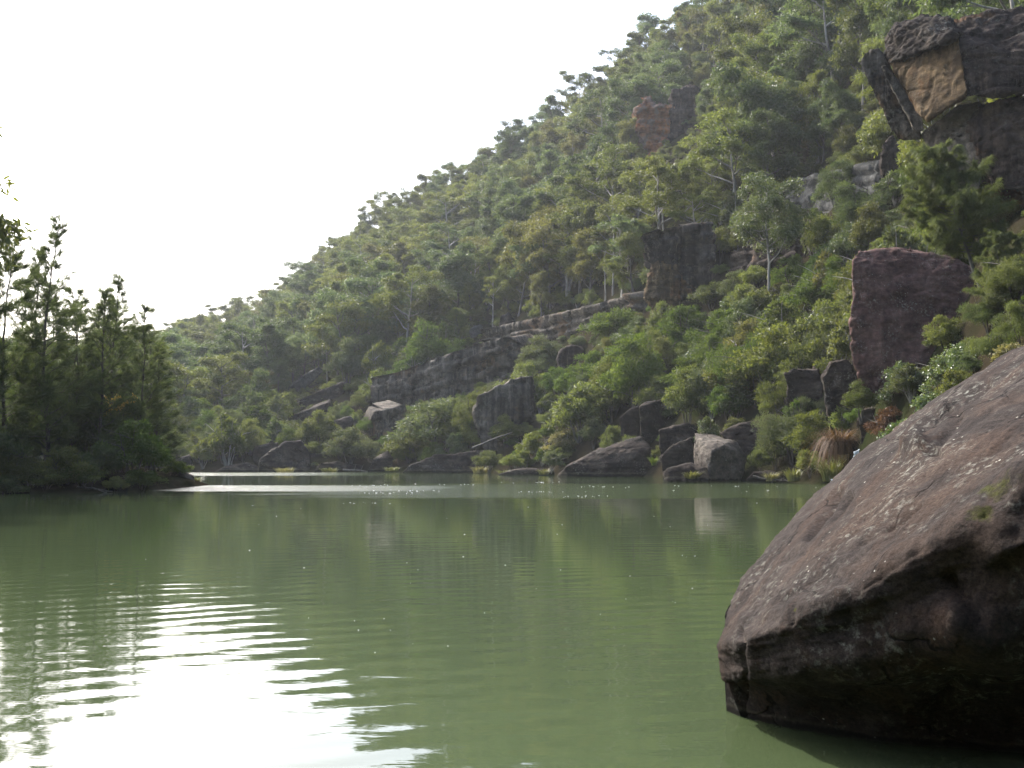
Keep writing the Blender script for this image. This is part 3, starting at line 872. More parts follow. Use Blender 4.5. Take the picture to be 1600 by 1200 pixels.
hull_rock('boulder', 'small dark boulder at the far waterline beside a yellowing bush', 'rock',
          [(280, 728, 0), (282, 715, 0), (296, 711, 0.5), (300, 726, 0), (290, 733, 0)], 6, R_DARK, d=166, amp=0.2, size=3, seed=13, group=ROW)
hull_rock('boulder', 'dark low ledge stone at the water between the pale-topped boulder and the pointed rock', 'rock',
          [(490, 737, 0), (500, 724, 0), (530, 720, 1), (566, 728, 0.5), (570, 738, 0)], 6, R_DARK, d=161, amp=0.18, size=3, seed=14, group=ROW)
hull_rock('boulder', 'flat brown stone at the waterline just left of the wedge rock', 'rock',
          [(778, 741, 0), (800, 733, 0), (838, 730, 0.5), (866, 736, 0), (868, 743, 0), (820, 744, -0.5)], 5, R_DARK, d=124, amp=0.14, size=2, strata=.1, layer=.5, seed=15, group=ROW)
hull_rock('boulder', 'flat brown stone at the waterline under the grey feathery bush', 'rock',
          [(1166, 749, 0), (1176, 738, 0), (1206, 734, 0.5), (1222, 742, 0), (1220, 751, 0)], 4, R_DARK, d=84.5, amp=0.10, size=1.4, seed=16, group=ROW)

# ------------------------------------------------------------------ ledges and cliffs on the slope
hull_rock('cliff', 'tall brown rock face with vertical stains beside the round willowy bush', 'rock',
          [(738, 640, 0), (752, 615, 0), (800, 590, 1), (835, 585, 3), (836, 690, 2), (800, 702, 0), (760, 690, 0), (742, 668, 0)], 10, R_STREAK, base=(780, 700), amp=0.35, size=3.5, strata=0.2, layer=1.5, seed=20)
ledge('rock_ledge', 'long grey ledge with dark vertical stains, left of the tall brown face', 'rock ledge',
      [(558, 596), (600, 585), (650, 570), (700, 552), (740, 538), (770, 530), (806, 522)],
      [(566, 648), (600, 650), (650, 640), (700, 630), (745, 615), (775, 600), (806, 590)], 9, R_STREAK, 6, seed=3.1, step=0.4, amp=0.55, sub=1.1, overhang=0.8, joint=5.5)
ledge('rock_ledge', 'small dark stepped rocks at the left end below the long grey ledge', 'rock ledge',
      [(582, 645), (605, 640), (640, 632)], [(588, 690), (612, 688), (640, 668)], 6, R_STREAK, 3, seed=4.2, step=0.4, amp=0.4, sub=0.8, overhang=0.5, joint=4)
ledge('rock_ledge', 'dark bedded ledge rising from the long grey ledge to the foot of the black cliff', 'rock ledge',
      [(736, 520), (790, 505), (836, 496), (880, 486), (930, 474), (975, 460), (1008, 452)],
      [(740, 545), (790, 545), (836, 540), (880, 530), (930, 515), (975, 500), (1008, 500)], 9, R_STREAK, 7, seed=5.3, step=0.35, amp=0.4, sub=0.9, overhang=0.6, joint=7)
ledge('cliff', 'black square-topped cliff with hanging stains right of the dark ledge', 'cliff',
      [(1000, 380), (1012, 366), (1040, 357), (1065, 351), (1100, 346), (1128, 342)], [(1002, 404), (1014, 410), (1040, 420), (1065, 426), (1100, 430), (1130, 430)], 12, R_HANG, 5, seed=21.3, step=0.28, amp=0.5, sub=1.3, overhang=1.6, joint=3.0, dd=[147, 146, 145.5, 145, 145, 146])
ledge('cliff', 'lower part of the black cliff, pillared, under the square top', 'cliff',
      [(1052, 424), (1075, 420), (1100, 424), (1130, 418)], [(1056, 486), (1075, 488), (1100, 488), (1132, 486)], 10, R_HANG, 3, seed=22.7, step=0.3, amp=0.6, sub=1.3, overhang=0.2, joint=2.4, dd=[146.6, 146.2, 146, 146.8])
hull_rock('cliff', 'ochre and grey bedded rock under the left end of the black cliff block', 'cliff',
          [(1014, 412, 1.5), (1030, 404, 1.0), (1060, 412, 1.2), (1064, 468, 1.0), (1022, 482, 0.8), (1008, 462, 1)], 10, R_OCHRE, d=143.6, amp=0.35, size=2.0, strata=0.5, layer=1.1, seed=22)
hull_rock('boulder', 'dark rounded boulder among bushes below the dark bedded ledge', 'rock',
          [(868, 562, 0), (876, 546, 0), (892, 538, 0), (912, 542, 1), (916, 560, 0), (900, 574, 0), (876, 574, 0)], 6, R_CLIFF, amp=0.22, size=2.0, seed=24)
hull_rock('boulder', 'dark upright rock above the bend of the stepped ledges', 'rock',
          [(778, 512, 0), (782, 494, 0), (796, 488, 1), (804, 500, 1), (802, 518, 0)], 5, R_CLIFF, amp=0.3, size=2, seed=25)
hull_rock('boulder', 'small grey slab lying left of the dark upright rock on the slope', 'rock',
          [(728, 522, 0), (736, 512, 0), (752, 506, 1), (756, 516, 1), (744, 526, 0)], 4, R_GREY, amp=0.2, size=2, seed=26)
hull_rock('slab', 'pale tilted slab bare in the forest near the far end of the ledges', 'rock',
          [(450, 604, 0), (470, 588, 1), (500, 571, 4), (506, 580, 4), (492, 594, 2), (462, 611, 0)], 5, R_GREY, amp=0.25, size=3, seed=27)
ledge('rock_ledge', 'dark ledge just below the pale tilted slab', 'rock ledge', [(462, 628), (495, 612), (536, 598)], [(464, 640), (496, 632), (534, 620)], 6, R_DARK, 3, seed=6.1, step=0.4, amp=0.4, sub=0.7, joint=6)
ledge('rock_ledge', 'second dark ledge below the pale tilted slab, lowest of the far ledges', 'rock ledge', [(454, 650), (480, 640), (515, 628)], [(458, 662), (482, 655), (514, 646)], 6, R_DARK, 3, seed=7.7, step=0.4, amp=0.4, sub=0.7, joint=6)
hull_rock('slab', 'small dark slab half covered by bushes above the pointed waterline rock', 'rock',
          [(512, 668, 0), (520, 656, 0), (548, 650, 1), (552, 660, 0), (530, 674, 0)], 5, R_DARK, amp=0.2, size=2.5, seed=28)
ledge('rock_ledge', 'smooth grey shelf behind the round glossy tree, right of the black cliff', 'rock ledge',
      [(1205, 284), (1245, 277), (1290, 268), (1330, 256), (1378, 248)], [(1212, 338), (1245, 334), (1290, 328), (1330, 326), (1378, 330)], 9, R_GREY, 4, seed=8.4, step=0.32, amp=0.3, sub=0.8, overhang=0.3, joint=9)
ledge('rock_ledge', 'dark broken ledge between the black cliff and the grey shelf', 'rock ledge',
      [(1124, 400), (1160, 385), (1200, 372), (1250, 360)], [(1130, 440), (1160, 436), (1205, 425), (1255, 410)], 7, R_CLIFF, 4, seed=9.5, step=0.32, amp=0.45, sub=0.9, joint=4)
hull_rock('pillar', 'narrow dark knobbly rock column at the right end of the grey shelf', 'rock',
          [(1376, 250, 0), (1380, 222, 0), (1394, 212, 0.5), (1408, 225, 0), (1400, 290, 0), (1396, 330, 0), (1378, 330, 0)], 4, R_CLIFF, base=(1385, 330), amp=0.35, size=1.5, seed=29)
# upper outcrop
hull_rock('outcrop', 'grey tilted slabs at the left end of the orange outcrop high on the slope', 'rock outcrop',
          [(932, 214, 0), (950, 196, 0), (975, 184, 1), (1000, 176, 2), (1002, 220, 0), (975, 236, 0), (945, 228, 0)], 14, R_DARK, amp=0.8, size=5, strata=0.8, layer=2.2, seed=30, protect=False)
hull_rock('outcrop', 'orange stained overhanging rock in the middle of the high outcrop', 'rock outcrop',
          [(990, 205, 0), (992, 170, 0), (1010, 152, 1), (1050, 170, 1), (1090, 175, 1), (1076, 210, 1), (1034, 236, 0), (1018, 240, 1), (1004, 216, 0)], 16, R_RED, amp=1.8, size=6, strata=0.9, layer=2.5, seed=31)
hull_rock('outcrop', 'dark purple block on top of the orange outcrop high on the slope', 'rock outcrop',
          [(1044, 172, 0), (1050, 140, 0), (1078, 134, 1), (1092, 140, 1), (1098, 168, 0), (1072, 180, 0)], 12, R_CLIFF, base=(1060, 215), amp=0.7, size=4, strata=0.6, layer=2, seed=32, sink=8, protect=False)
hull_rock('boulder', 'small dark rock alone in the forest right above the orange outcrop', 'rock',
          [(1114, 108, 0), (1118, 98, 0), (1128, 94, 1), (1134, 106, 0), (1126, 114, 0)], 6, R_CLIFF, amp=0.5, size=3, seed=33)
hull_rock('slab', 'grey-violet slab showing between crowns near the top of the ridge', 'rock',
          [(1070, 60, 0), (1090, 40, 0), (1122, 20, 2), (1130, 30, 2), (1105, 55, 0), (1080, 72, 0)], 10, R_GREY, amp=0.6, size=4, seed=34, protect=False)
hull_rock('boulder', 'dark red-brown rock at the top edge of the ridge forest', 'rock',
          [(1128, 12, 0), (1132, -4, 0), (1150, -12, 1), (1160, 4, 0), (1140, 16, 0)], 7, R_RED, amp=0.5, size=3, seed=35, protect=False)

# ------------------------------------------------------------------ the cliff at the upper right
DC = 72.0
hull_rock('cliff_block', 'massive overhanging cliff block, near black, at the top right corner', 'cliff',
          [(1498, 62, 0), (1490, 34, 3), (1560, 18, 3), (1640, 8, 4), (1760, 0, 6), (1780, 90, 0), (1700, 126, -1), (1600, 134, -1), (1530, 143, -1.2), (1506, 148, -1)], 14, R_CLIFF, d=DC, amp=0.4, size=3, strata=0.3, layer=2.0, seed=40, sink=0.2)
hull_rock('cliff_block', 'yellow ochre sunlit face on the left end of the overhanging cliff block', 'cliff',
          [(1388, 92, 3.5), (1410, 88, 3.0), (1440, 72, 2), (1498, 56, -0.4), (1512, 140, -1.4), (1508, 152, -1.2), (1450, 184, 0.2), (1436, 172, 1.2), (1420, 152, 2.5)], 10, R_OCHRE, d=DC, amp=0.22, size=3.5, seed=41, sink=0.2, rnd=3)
hull_rock('cliff_block', 'rounded grey cap rock over the yellow ochre face of the cliff', 'cliff',
          [(1382, 80, 3.6), (1384, 58, 3.6), (1398, 36, 3.2), (1440, 25, 2.8), (1478, 28, 1.5), (1500, 50, 0), (1488, 60, -1.0), (1440, 74, 1.2), (1408, 90, 2.6), (1388, 94, 3.2)], 9, R_DARK, d=DC, amp=0.28, size=1.6, strata=0.18, layer=1.2, seed=42, sink=0.2)
hull_rock('cliff_slab', 'leaning outer slab at the left edge of the cliff, widest at its rounded head', 'cliff',
          [(1343, 98, 4), (1348, 82, 4), (1372, 74, 4.5), (1384, 88, 4.5), (1400, 120, 4), (1412, 160, 3.6), (1440, 205, 3), (1402, 205, 4), (1374, 165, 4), (1352, 128, 4)], 4, R_STREAK, d=DC, amp=0.22, size=1.8, seed=43, sink=0.6, back=1.0)
hull_rock('cliff_slab', 'thin leaning slab wedged between the outer slab and the ochre face', 'cliff',
          [(1376, 104, 2.6), (1384, 100, 2.6), (1404, 130, 2.2), (1440, 178, 1.8), (1444, 192, 1.8), (1430, 192, 2), (1400, 150, 2.2)], 3, R_STREAK, d=DC, amp=0.12, size=1.4, seed=44, sink=0.6, back=1.0)
hull_rock('cliff_block', 'lower cliff block with a pale red-striped left face under the ochre face', 'cliff',
          [(1442, 210, 3), (1462, 192, 2.0), (1500, 168, 1.0), (1530, 160, 0.8), (1538, 215, 0.6), (1530, 260, 1.0), (1500, 285, 2), (1460, 270, 3)], 10, R_PALE, d=DC, amp=0.25, size=2.2, seed=45, sink=1.5)
hull_rock('cliff_block', 'black bulging lower cliff block at the right edge above the cave', 'cliff',
          [(1512, 168, 0.9), (1560, 156, -0.2), (1700, 146, -1), (1780, 152, -1), (1770, 280, -1), (1600, 290, -1.0), (1546, 288, -0.6), (1540, 262, -0.3), (1516, 222, 0.2)], 14, R_CLIFF, d=DC, amp=0.4, size=2.2, strata=0.2, layer=1.5, seed=46, sink=0.2)
hull_rock('cliff_block', 'dark orange cave wall under the black bulging cliff block at the right edge', 'cliff',
          [(1536, 288, 4), (1620, 280, 3), (1780, 280, 3), (1780, 400, 3), (1600, 410, 3), (1540, 400, 4)], 8, R_CAVE, d=DC, amp=0.4, size=2.5, seed=47, sink=4)

# ------------------------------------------------------------------ tall boulder and rocks round the little waterfall
hull_rock('boulder', 'tall upright purple-brown boulder speckled with white lichen, higher than the bushes around', 'boulder',
          [(1332, 408, 0), (1340, 391, 0.8), (1372, 387, 1.5), (1404, 388, 2), (1446, 392, 1.5), (1500, 402, 1.5), (1530, 425, 1.2), (1538, 520, 0.4), (1520, 590, 0), (1440, 600, -0.8), (1350, 600, -0.3), (1328, 545, 0), (1331, 470, 0)],
          8, R_PURPLE, base=(1430, 590), amp=0.2, size=2.2, seed=50, rnd=3, sink=0.6)
hull_rock('boulder', 'dark rock with a brown edge beside the small waterfall', 'rock',
          [(1340, 655, 0), (1346, 640, 0), (1384, 628, 0.5), (1420, 624, 1), (1440, 650, 0.6), (1424, 690, 0), (1352, 700, 0), (1342, 680, 0)], 5, R_DARK, d=74, amp=0.15, size=1.4, seed=51, sink=2)
hull_rock('boulder', 'small black rock splitting the little waterfall in two', 'rock',
          [(1336, 712, 0), (1346, 705, 0), (1366, 702, 0.3), (1368, 716, 0), (1344, 722, 0)], 2.0, R_CLIFF, d=75, amp=0.08, size=0.8, seed=52, sink=1.0)
hull_rock('boulder', 'wet black rock at the water under the little waterfall', 'rock',
          [(1304, 752, 0), (1308, 742, 0), (1330, 733, 0.3), (1356, 730, 0.4), (1360, 752, 0)], 2.5, R_CLIFF, d=77, amp=0.08, size=0.8, seed=53, sink=0.8)
hull_rock('boulder', 'dark rock behind the grey feathery bush, below the tall purple boulder', 'rock',
          [(1226, 584, 0), (1240, 575, 0), (1280, 576, 0.5), (1286, 600, 0), (1270, 614, 0), (1232, 612, 0)], 4, R_DARK, d=88, amp=0.16, size=1.8, strata=0.15, layer=0.6, seed=54, sink=4)
hull_rock('boulder', 'brown rounded rock at the left foot of the tall purple boulder', 'rock',
          [(1284, 590, 0), (1296, 566, 0), (1326, 560, 0.5), (1340, 590, 0), (1334, 620, 0), (1296, 622, 0)], 4, R_DARK, d=80, amp=0.18, size=1.5, seed=55, sink=3)

# ------------------------------------------------------------------ left bank rocks
hull_rock('boulder', 'brown slanting rock at the tip of the left bank', 'rock',
          [(262, 748, 0), (268, 736, 0), (284, 735, 0.3), (302, 744, 0.4), (306, 752, 0), (280, 756, 0)], 2.2, R_PALE, d=72, amp=0.08, size=1.0, seed=60)
hull_rock('boulder', 'low dark stone half in the water under the left bank bush', 'rock',
          [(160, 766, 0), (172, 757, 0), (190, 756, 0.3), (200, 764, 0), (180, 768, 0)], 1.6, R_DARK, d=60, amp=0.06, size=0.8, seed=61)
hull_rock('boulder', 'small brown stone behind the slanting rock on the left bank tip', 'rock',
          [(244, 736, 0), (250, 729, 0), (262, 730, 0.2), (266, 738, 0), (252, 742, 0)], 1.6, R_DARK, d=74, amp=0.06, size=0.8, seed=62)

# ------------------------------------------------------------------ little waterfall
def cascade():
    m, nt, p = new_mat('white_water')
    co = nt.nodes.new('ShaderNodeNewGeometry').outputs['Position']
    f = noise_n(nt, mapping(nt, co, (9, 9, 1.2)), 1.5, 5, 0.7)
    nt.links.new(ramp(nt, f, [(0.3, (0.45, 0.50, 0.52)), (0.6, (0.85, 0.88, 0.88))]), p.inputs['Base Color'])
    p.inputs['Roughness'].default_value = 0.35
    root = empty('waterfall', at(1340, 752, 76.5))
    tag(root, 'thin white waterfall dropping between dark rocks beside the reed clump', 'waterfall')
    def strand(pts, wd):
        g = Geo()
        P = [np.array(at(*q)) for q in pts]
        t = np.linspace(0, len(P) - 1, 24)
        Q = np.stack([np.interp(t, range(len(P)), [p_[k] for p_ in P]) for k in range(3)], 1)
        r = np.random.default_rng(len(pts) * 7)
        Q[:, :2] += r.normal(0, 0.025, (24, 2))
        for s in range(5):
            g.tube(Q + r.normal(0, wd * 0.35, 3) + r.normal(0, 0.02, (24, 3)), wd * r.uniform(0.25, 0.55, 24), 6)
        me = g.mesh('falling_water', True)
        me.transform(Matrix.Translation(-root.location))
        return obj('falling_water', me, m, root)
    strand([(1440, 600, 78), (1424, 650, 76.5), (1400, 684, 76), (1368, 702, 75.4)], 0.16)
    strand([(1370, 701, 75.2), (1348, 703, 74.6), (1338, 708, 74.4), (1335, 720, 74.4), (1333, 734, 75.2)], 0.22)
    strand([(1364, 712, 75.2), (1350, 726, 74.8), (1342, 736, 75.4)], 0.12)
    strand([(1320, 744, 76.2), (1312, 751, 76), (1300, 753.2, 76)], 0.14)
    strand([(1352, 751, 75.6), (1330, 753.4, 75.6), (1306, 754.4, 75.6)], 0.10)
cascade()

# ------------------------------------------------------------------ plants: builders
def nrm(v):
    return v / (np.linalg.norm(v, axis=-1, keepdims=True) + 1e-9)

def leaves(g, r, cen, rad, per, length, width, droop=0.6, shell=2.4, upper=0.7, tintbase=None):
    """leaf blades spread through ellipsoid clumps (cen K,3; rad K,3)"""
    cen = np.repeat(np.asarray(cen, float), per, 0)
    rad = np.repeat(np.asarray(rad, float), per, 0)
    n = len(cen)
    d = nrm(r.normal(size=(n, 3)))
    flip = (r.random(n) < upper) & (d[:, 2] < 0)
    d[flip, 2] *= -1
    q = r.random((n, 1)) ** (1 / shell)
    p = cen + d * rad * q
    a = nrm(r.normal(size=(n, 3)) * 0.8 + d * 0.4 + np.array([0, 0, -droop]))
    s = nrm(np.cross(a, r.normal(size=(n, 3))))
    L = length * r.uniform(0.65, 1.35, (n, 1)); w = width * r.uniform(0.7, 1.3, (n, 1))
    v = np.stack([p, p + a * L * 0.45 + s * w * 0.5, p + a * L, p + a * L * 0.45 - s * w * 0.5], 1).reshape(-1, 3)
    f = np.arange(n * 4).reshape(-1, 4)
    k = r.random(n // per).repeat(per) * 0.5 + r.random(n) * 0.5
    if tintbase is not None:
        k = np.clip(k * 0.6 + tintbase.repeat(per) * 0.4, 0, 1)
    g.add(v, f, np.repeat(k, 4))

def curve(p0, p1, bend, n, r, wob=0.0):
    p0, p1 = np.asarray(p0, float), np.asarray(p1, float)
    t = np.linspace(0, 1, n)[:, None]
    m = (p0 + p1) / 2 + np.asarray(bend, float)
    P = (1 - t) ** 2 * p0 + 2 * t * (1 - t) * m + t ** 2 * p1
    if wob:
        w = np.cumsum(r.normal(0, wob, (n, 3)), 0); w -= w[0] + (w[-1] - w[0]) * t
        P = P + w
    return P

def eucalypt(seed, h, spread, fork=0.42, lean=0.06, limbs=6, per=110, csize=1.0, leaf=(0.34, 0.10), flat=0.6, sub=3, trunk_r=0.016, multi=1):
    r = np.random.default_rng(seed)
    T, K = Geo(), Geo()
    cen, rad = [], []
    for s in range(multi):
        off = np.array([r.normal(0, 0.3 * (multi > 1)), r.normal(0, 0.3 * (multi > 1)), 0])
        an = r.uniform(0, 6.28)
        ln = lean * (1 if multi == 1 else 3)
        top = np.array([math.cos(an) * ln * h, math.sin(an) * ln * h, h * 0.84]) + off
        tr = curve(off - np.array([0, 0, 1.0]), top, r.normal(0, 0.05 * h, 3) * [1, 1, 0], 16, r, 0.05)
        t = np.linspace(0, 1, 16)
        T.tube(tr, h * trunk_r * (1 - 0.82 * t) + 0.015, 7)
        tip = tr[-1]
        cen.append(tip + [0, 0, 0.2]); rad.append(np.array([1.1, 1.1, 0.7]) * csize)
        a0 = r.uniform(0, 6.28)
        nl = max(3, limbs // multi + (multi > 1))
        for q in range(nl):
            u = fork + (0.98 - fork) * (q + r.uniform(0, 0.7)) / nl
            i = min(14, int(u * 15)); b = tr[i]
            ang = a0 + q * 2.399 + r.normal(0, 0.3)
            reach = spread * (1.0 - 0.55 * (u - fork) / (1 - fork)) * r.uniform(0.75, 1.15)
            rise = h * r.uniform(0.10, 0.24) * (1.1 - 0.4 * u)
            e = b + np.array([math.cos(ang) * reach, math.sin(ang) * reach, rise])
            br = curve(b, e, [0, 0, -rise * 0.15 + r.normal(0, 0.3)], 9, r, 0.06)
            T.tube(br, h * trunk_r * 0.42 * (1 - 0.75 * np.linspace(0, 1, 9)) + 0.012, 5)
            cen.append(e); rad.append(np.array([1.0, 1.0, flat]) * csize * r.uniform(0.8, 1.2))
            for w in range(sub):
                k = r.integers(4, 9) if w else 6
                d = nrm(np.array([math.cos(ang) + r.normal(0, 0.9), math.sin(ang) + r.normal(0, 0.9), 0.35 + r.normal(0, 0.35)]))
                e2 = br[k] + d * spread * r.uniform(0.28, 0.5)
                b2 = curve(br[k], e2, [0, 0, 0.15], 6, r, 0.03)
                T.tube(b2, np.linspace(h * trunk_r * 0.2, 0.012, 6), 4)
                cen.append(e2); rad.append(np.array([1.0, 1.0, flat]) * csize * r.uniform(0.6, 1.05))
                if r.random() < 0.5:
                    cen.append((br[k] * 0.4 + e2 * 0.6) + r.normal(0, 0.3, 3)); rad.append(np.array([0.8, 0.8, flat]) * csize * r.uniform(0.5, 0.9))
    zz = np.array([c[2] for c in cen]); tb = (zz - zz.min()) / (np.ptp(zz) + 1e-6)
    leaves(K, r, cen, rad, per, leaf[0], leaf[1], 0.8, 1.75, 0.66, None)
    return T.mesh('trunk', True), K.mesh('crown')

def shrub(seed, h, w, clumps=26, per=140, leaf=(0.22, 0.08), csize=0.7, droop=0.1, stems=5, open_=0.0, upper=0.75):
    r = np.random.default_rng(seed)
    T, K = Geo(), Geo()
    cen, rad = [], []
    for s in range(stems):
        an = s * 2.399 + r.normal(0, 0.3); q = r.uniform(0.2, 0.75)
        e = np.array([math.cos(an) * w * 0.5 * q, math.sin(an) * w * 0.5 * q, h * r.uniform(0.55, 0.9)])
        T.tube(curve([0, 0, -0.5], e, [0, 0, 0.2], 8, r, 0.05), np.linspace(0.025 * h * 0.5 + 0.02, 0.01, 8), 5)
        for _ in range(3):
            b = e * r.uniform(0.4, 0.8)
            e2 = b + np.array([r.normal(0, w * 0.2), r.normal(0, w * 0.2), h * r.uniform(0.05, 0.25)])
            T.tube(curve(b, e2, [0, 0, 0.1], 5, r, 0.02), np.linspace(0.012 * h * 0.5 + 0.008, 0.006, 5), 4)
    for c in range(clumps):
        d = nrm(r.normal(size=3)); d[2] = abs(d[2]) * 1.0 - 0.15
        q = r.uniform(0.55, 1.0) if c > clumps * 0.25 else r.uniform(0.1, 0.6)
        cen.append(np.array([d[0] * w * 0.5 * q, d[1] * w * 0.5 * q, h * 0.35 + d[2] * h * 0.6 * q]) + r.normal(0, 0.12 * csize, 3))
        k = csize * r.uniform(0.6, 1.25)
        rad.append(np.array([k, k, k * 0.72]))
    leaves(K, r, cen, rad, per, leaf[0], leaf[1], droop, 2.2, upper)
    return T.mesh('stem', True), K.mesh('foliage')

def needles(g, r, base, direc, per, length, width, spread=0.35, sag=0.25):
    """fine drooping branchlets of a casuarina: thin blades fanning from points along the twigs"""
    base = np.repeat(base, per, 0); direc = np.repeat(direc, per, 0)
    n = len(base)
    a = nrm(direc + r.normal(0, spread, (n, 3)))
    s = nrm(np.cross(a, r.normal(size=(n, 3)))) * width
    L = length * r.uniform(0.6, 1.3, (n, 1))
    dn = np.array([0, 0, -1.0]) * sag * L
    p = base + r.normal(0, 0.05, (n, 3))
    v = np.stack([p - s * 0.5, p + s * 0.5, p + a * L * 0.55 + s * 0.5, p + a * L * 0.55 - s * 0.5,
                  p + a * L * 0.55 + s * 0.5, p + a * L * 0.55 - s * 0.5, p + a * L + dn - s * 0.15, p + a * L + dn + s * 0.15], 1).reshape(-1, 3)
    f = np.arange(n * 8).reshape(-1, 4)
    g.add(v, f, np.repeat(r.random(n // per).repeat(per) * 0.6 + r.random(n) * 0.4, 8))

def casuarina(seed, h, spread, n_br=46, start=0.15, up=0.55, tw=7, per=12, nl=0.42, nw=0.022, taper=0.9, sag=0.3, trunk_r=0.012, lean=0.02, tipthin=0.35, tip=None):
    r = np.random.default_rng(seed)
    T, K = Geo(), Geo()
    tr = curve([0, 0, -1], [r.normal(0, lean * h), r.normal(0, lean * h), h] if tip is None else [tip[0], tip[1], h], r.normal(0, 0.03 * h, 3) * [1, 1, 0], 24, r, 0.03)
    T.tube(tr, h * trunk_r * (1 - 0.93 * np.linspace(0, 1, 24)) + 0.01, 7)
    B, D = [], []
    for q in range(n_br):
        u = start + (0.985 - start) * (q + r.random()) / n_br
        x = u * 23; i = min(22, int(x)); b = tr[i] * (1 - (x - i)) + tr[i + 1] * (x - i)
        ang = q * 2.399 + r.normal(0, 0.5)
        prof = (1 - u) ** taper * 0.97 + 0.06 + 0.10 * taper * (0.5 < u < 0.85)
        if u < start + 0.18: prof *= 0.55 + 0.45 * (u - start) / 0.18
        ln = spread * prof * r.uniform(0.55, 1.2)
        upq = up * r.uniform(0.7, 1.5) * (0.6 + 1.9 * u * u)
        e = b + np.array([math.cos(ang) * ln, math.sin(ang) * ln, ln * upq])
        br = curve(b, e, [0, 0, -ln * 0.12], 8, r, 0.03 * ln)
        T.tube(br, np.linspace(h * trunk_r * 0.30 * (1 - u) + 0.012, 0.006, 8), 4)
        nt_ = max(3, int(tw * (0.5 + ln / spread) * (1.0 if u < 0.5 else 0.65)))
        for t_ in range(nt_):
            k = r.uniform(0.25, 1.0) * 7; j = min(6, int(k)); pb = br[j] * (1 - (k - j)) + br[j + 1] * (k - j)
            d = nrm(np.array([math.cos(ang) + r.normal(0, 0.8), math.sin(ang) + r.normal(0, 0.8), 0.55 + r.normal(0, 0.4)]))
            tl = ln * r.uniform(0.12, 0.34) + 0.12
            for z in np.linspace(0.2, 1, 4):
                B.append(pb + d * tl * z); D.append(d + np.array([0, 0, 0.25]))
    for u in np.linspace(1 - tipthin * 0.5, 1.0, 10):
        x = u * 23; i = min(22, int(x)); b = tr[i] * (1 - (x - i)) + tr[i + 1] * (x - i)
        B.append(b); D.append(np.array([r.normal(0, .3), r.normal(0, .3), 1.0]))
    needles(K, r, np.array(B), np.array(D), per, nl, nw, 0.45, sag)
    return T.mesh('trunk', True), K.mesh('crown')

class Plant:
    """a thing with a stem part and a foliage part; copies share the meshes"""
    def __init__(self, name, meshes, bark, h, w, parts=('trunk', 'crown')):
        self.name, self.me, self.bark, self.h, self.w, self.parts = name, meshes, bark, h, w, parts
        for m in meshes:
            m.materials.append(None)
    def put(self, loc, leaf, label, cat, group=None, rz=0.0, sc=1.0, bark=None, name=None):
        root = empty(name or self.name, loc, rz, sc)
        tag(root, label, cat, group)
        kids = []
        for part, me, mt in zip(self.parts, self.me, (bark or self.bark, LEAF[leaf])):
            o = bpy.data.objects.new(part, me)
            C.objects.link(o)
            o.parent = root
            o.material_slots[0].link = 'OBJECT'
            o.material_slots[0].material = mt
            kids.append(o)
        self.last = kids
        return root

EUC = [
    (Plant('eucalypt', eucalypt(101, 13, 4.4, 0.40, 0.05, 9, 260, 1.4, flat=0.68, leaf=(.36,.11)), BARK_GREY, 13, 9), 'broad-crowned'),
    (Plant('eucalypt', eucalypt(102, 15, 3.2, 0.52, 0.06, 9, 250, 1.35, flat=0.68, leaf=(.36,.11)), BARK_PALE, 15, 6.5), 'bare-stemmed'),
    (Plant('eucalypt', eucalypt(103, 11, 4.0, 0.34, 0.16, 8, 250, 1.35, flat=0.6, leaf=(.36,.11)), BARK_GREY, 11, 8.5), 'leaning'),
    (Plant('eucalypt', eucalypt(104, 12, 3.0, 0.30, 0.05, 11, 250, 1.4, flat=0.75, leaf=(.36,.11)), BARK_DARK, 12, 6.5), 'dense round'),
    (Plant('eucalypt', eucalypt(105, 14, 4.6, 0.45, 0.08, 8, 220, 1.2, flat=0.5, sub=4, leaf=(.36,.11)), BARK_PALE, 14, 9.5), 'umbrella-crowned'),
    (Plant('eucalypt', eucalypt(106, 12, 3.6, 0.36, 0.05, 11, 240, 1.3, flat=0.7, multi=3, leaf=(.36,.11)), BARK_GREY, 12, 7.5), 'many-stemmed'),
    (Plant('eucalypt', eucalypt(107, 14, 2.3, 0.32, 0.05, 11, 240, 1.2, flat=0.85, leaf=(.36,.11)), BARK_GREY, 14, 5), 'slender'),
]
SHRUB = [
    (Plant('shrub', shrub(201, 4.0, 5.0, 40, 250, (0.22, 0.075), 0.72), BARK_GREY, 4.0, 5.6, ('stem', 'foliage')), 'domed'),
    (Plant('shrub', shrub(202, 5.0, 4.2, 40, 220, (0.25, 0.09), 0.68), BARK_GREY, 5.0, 4.8, ('stem', 'foliage')), 'upright'),
    (Plant('shrub', shrub(203, 3.0, 4.4, 34, 240, (0.21, 0.075), 0.62), BARK_DARK, 3.0, 5.0, ('stem', 'foliage')), 'low spreading'),
    (Plant('shrub', shrub(204, 4.5, 4.0, 28, 150, (0.30, 0.12), 0.66, stems=6), BARK_PALE, 4.5, 4.6, ('stem', 'foliage')), 'loose leafy'),
    (Plant('shrub', shrub(205, 4.0, 4.6, 44, 320, (0.22, 0.035), 0.62, droop=-0.2), BARK_DARK, 4.0, 5.2, ('stem', 'foliage')), 'feathery'),
]

def spot(px, py):
    p, d = on_ground(px, py)
    return Vector((p.x, p.y, hz(p.x, p.y) - 0.1)), d

used = {}
def crown_box(p, h, w):
    d = math.hypot(p[0], p[1])
    x, y = project(p)
    k = F / max(1, p[1])
    return x - w * 0.4 * k, y - h * k * 0.95, x + w * 0.4 * k, y, d

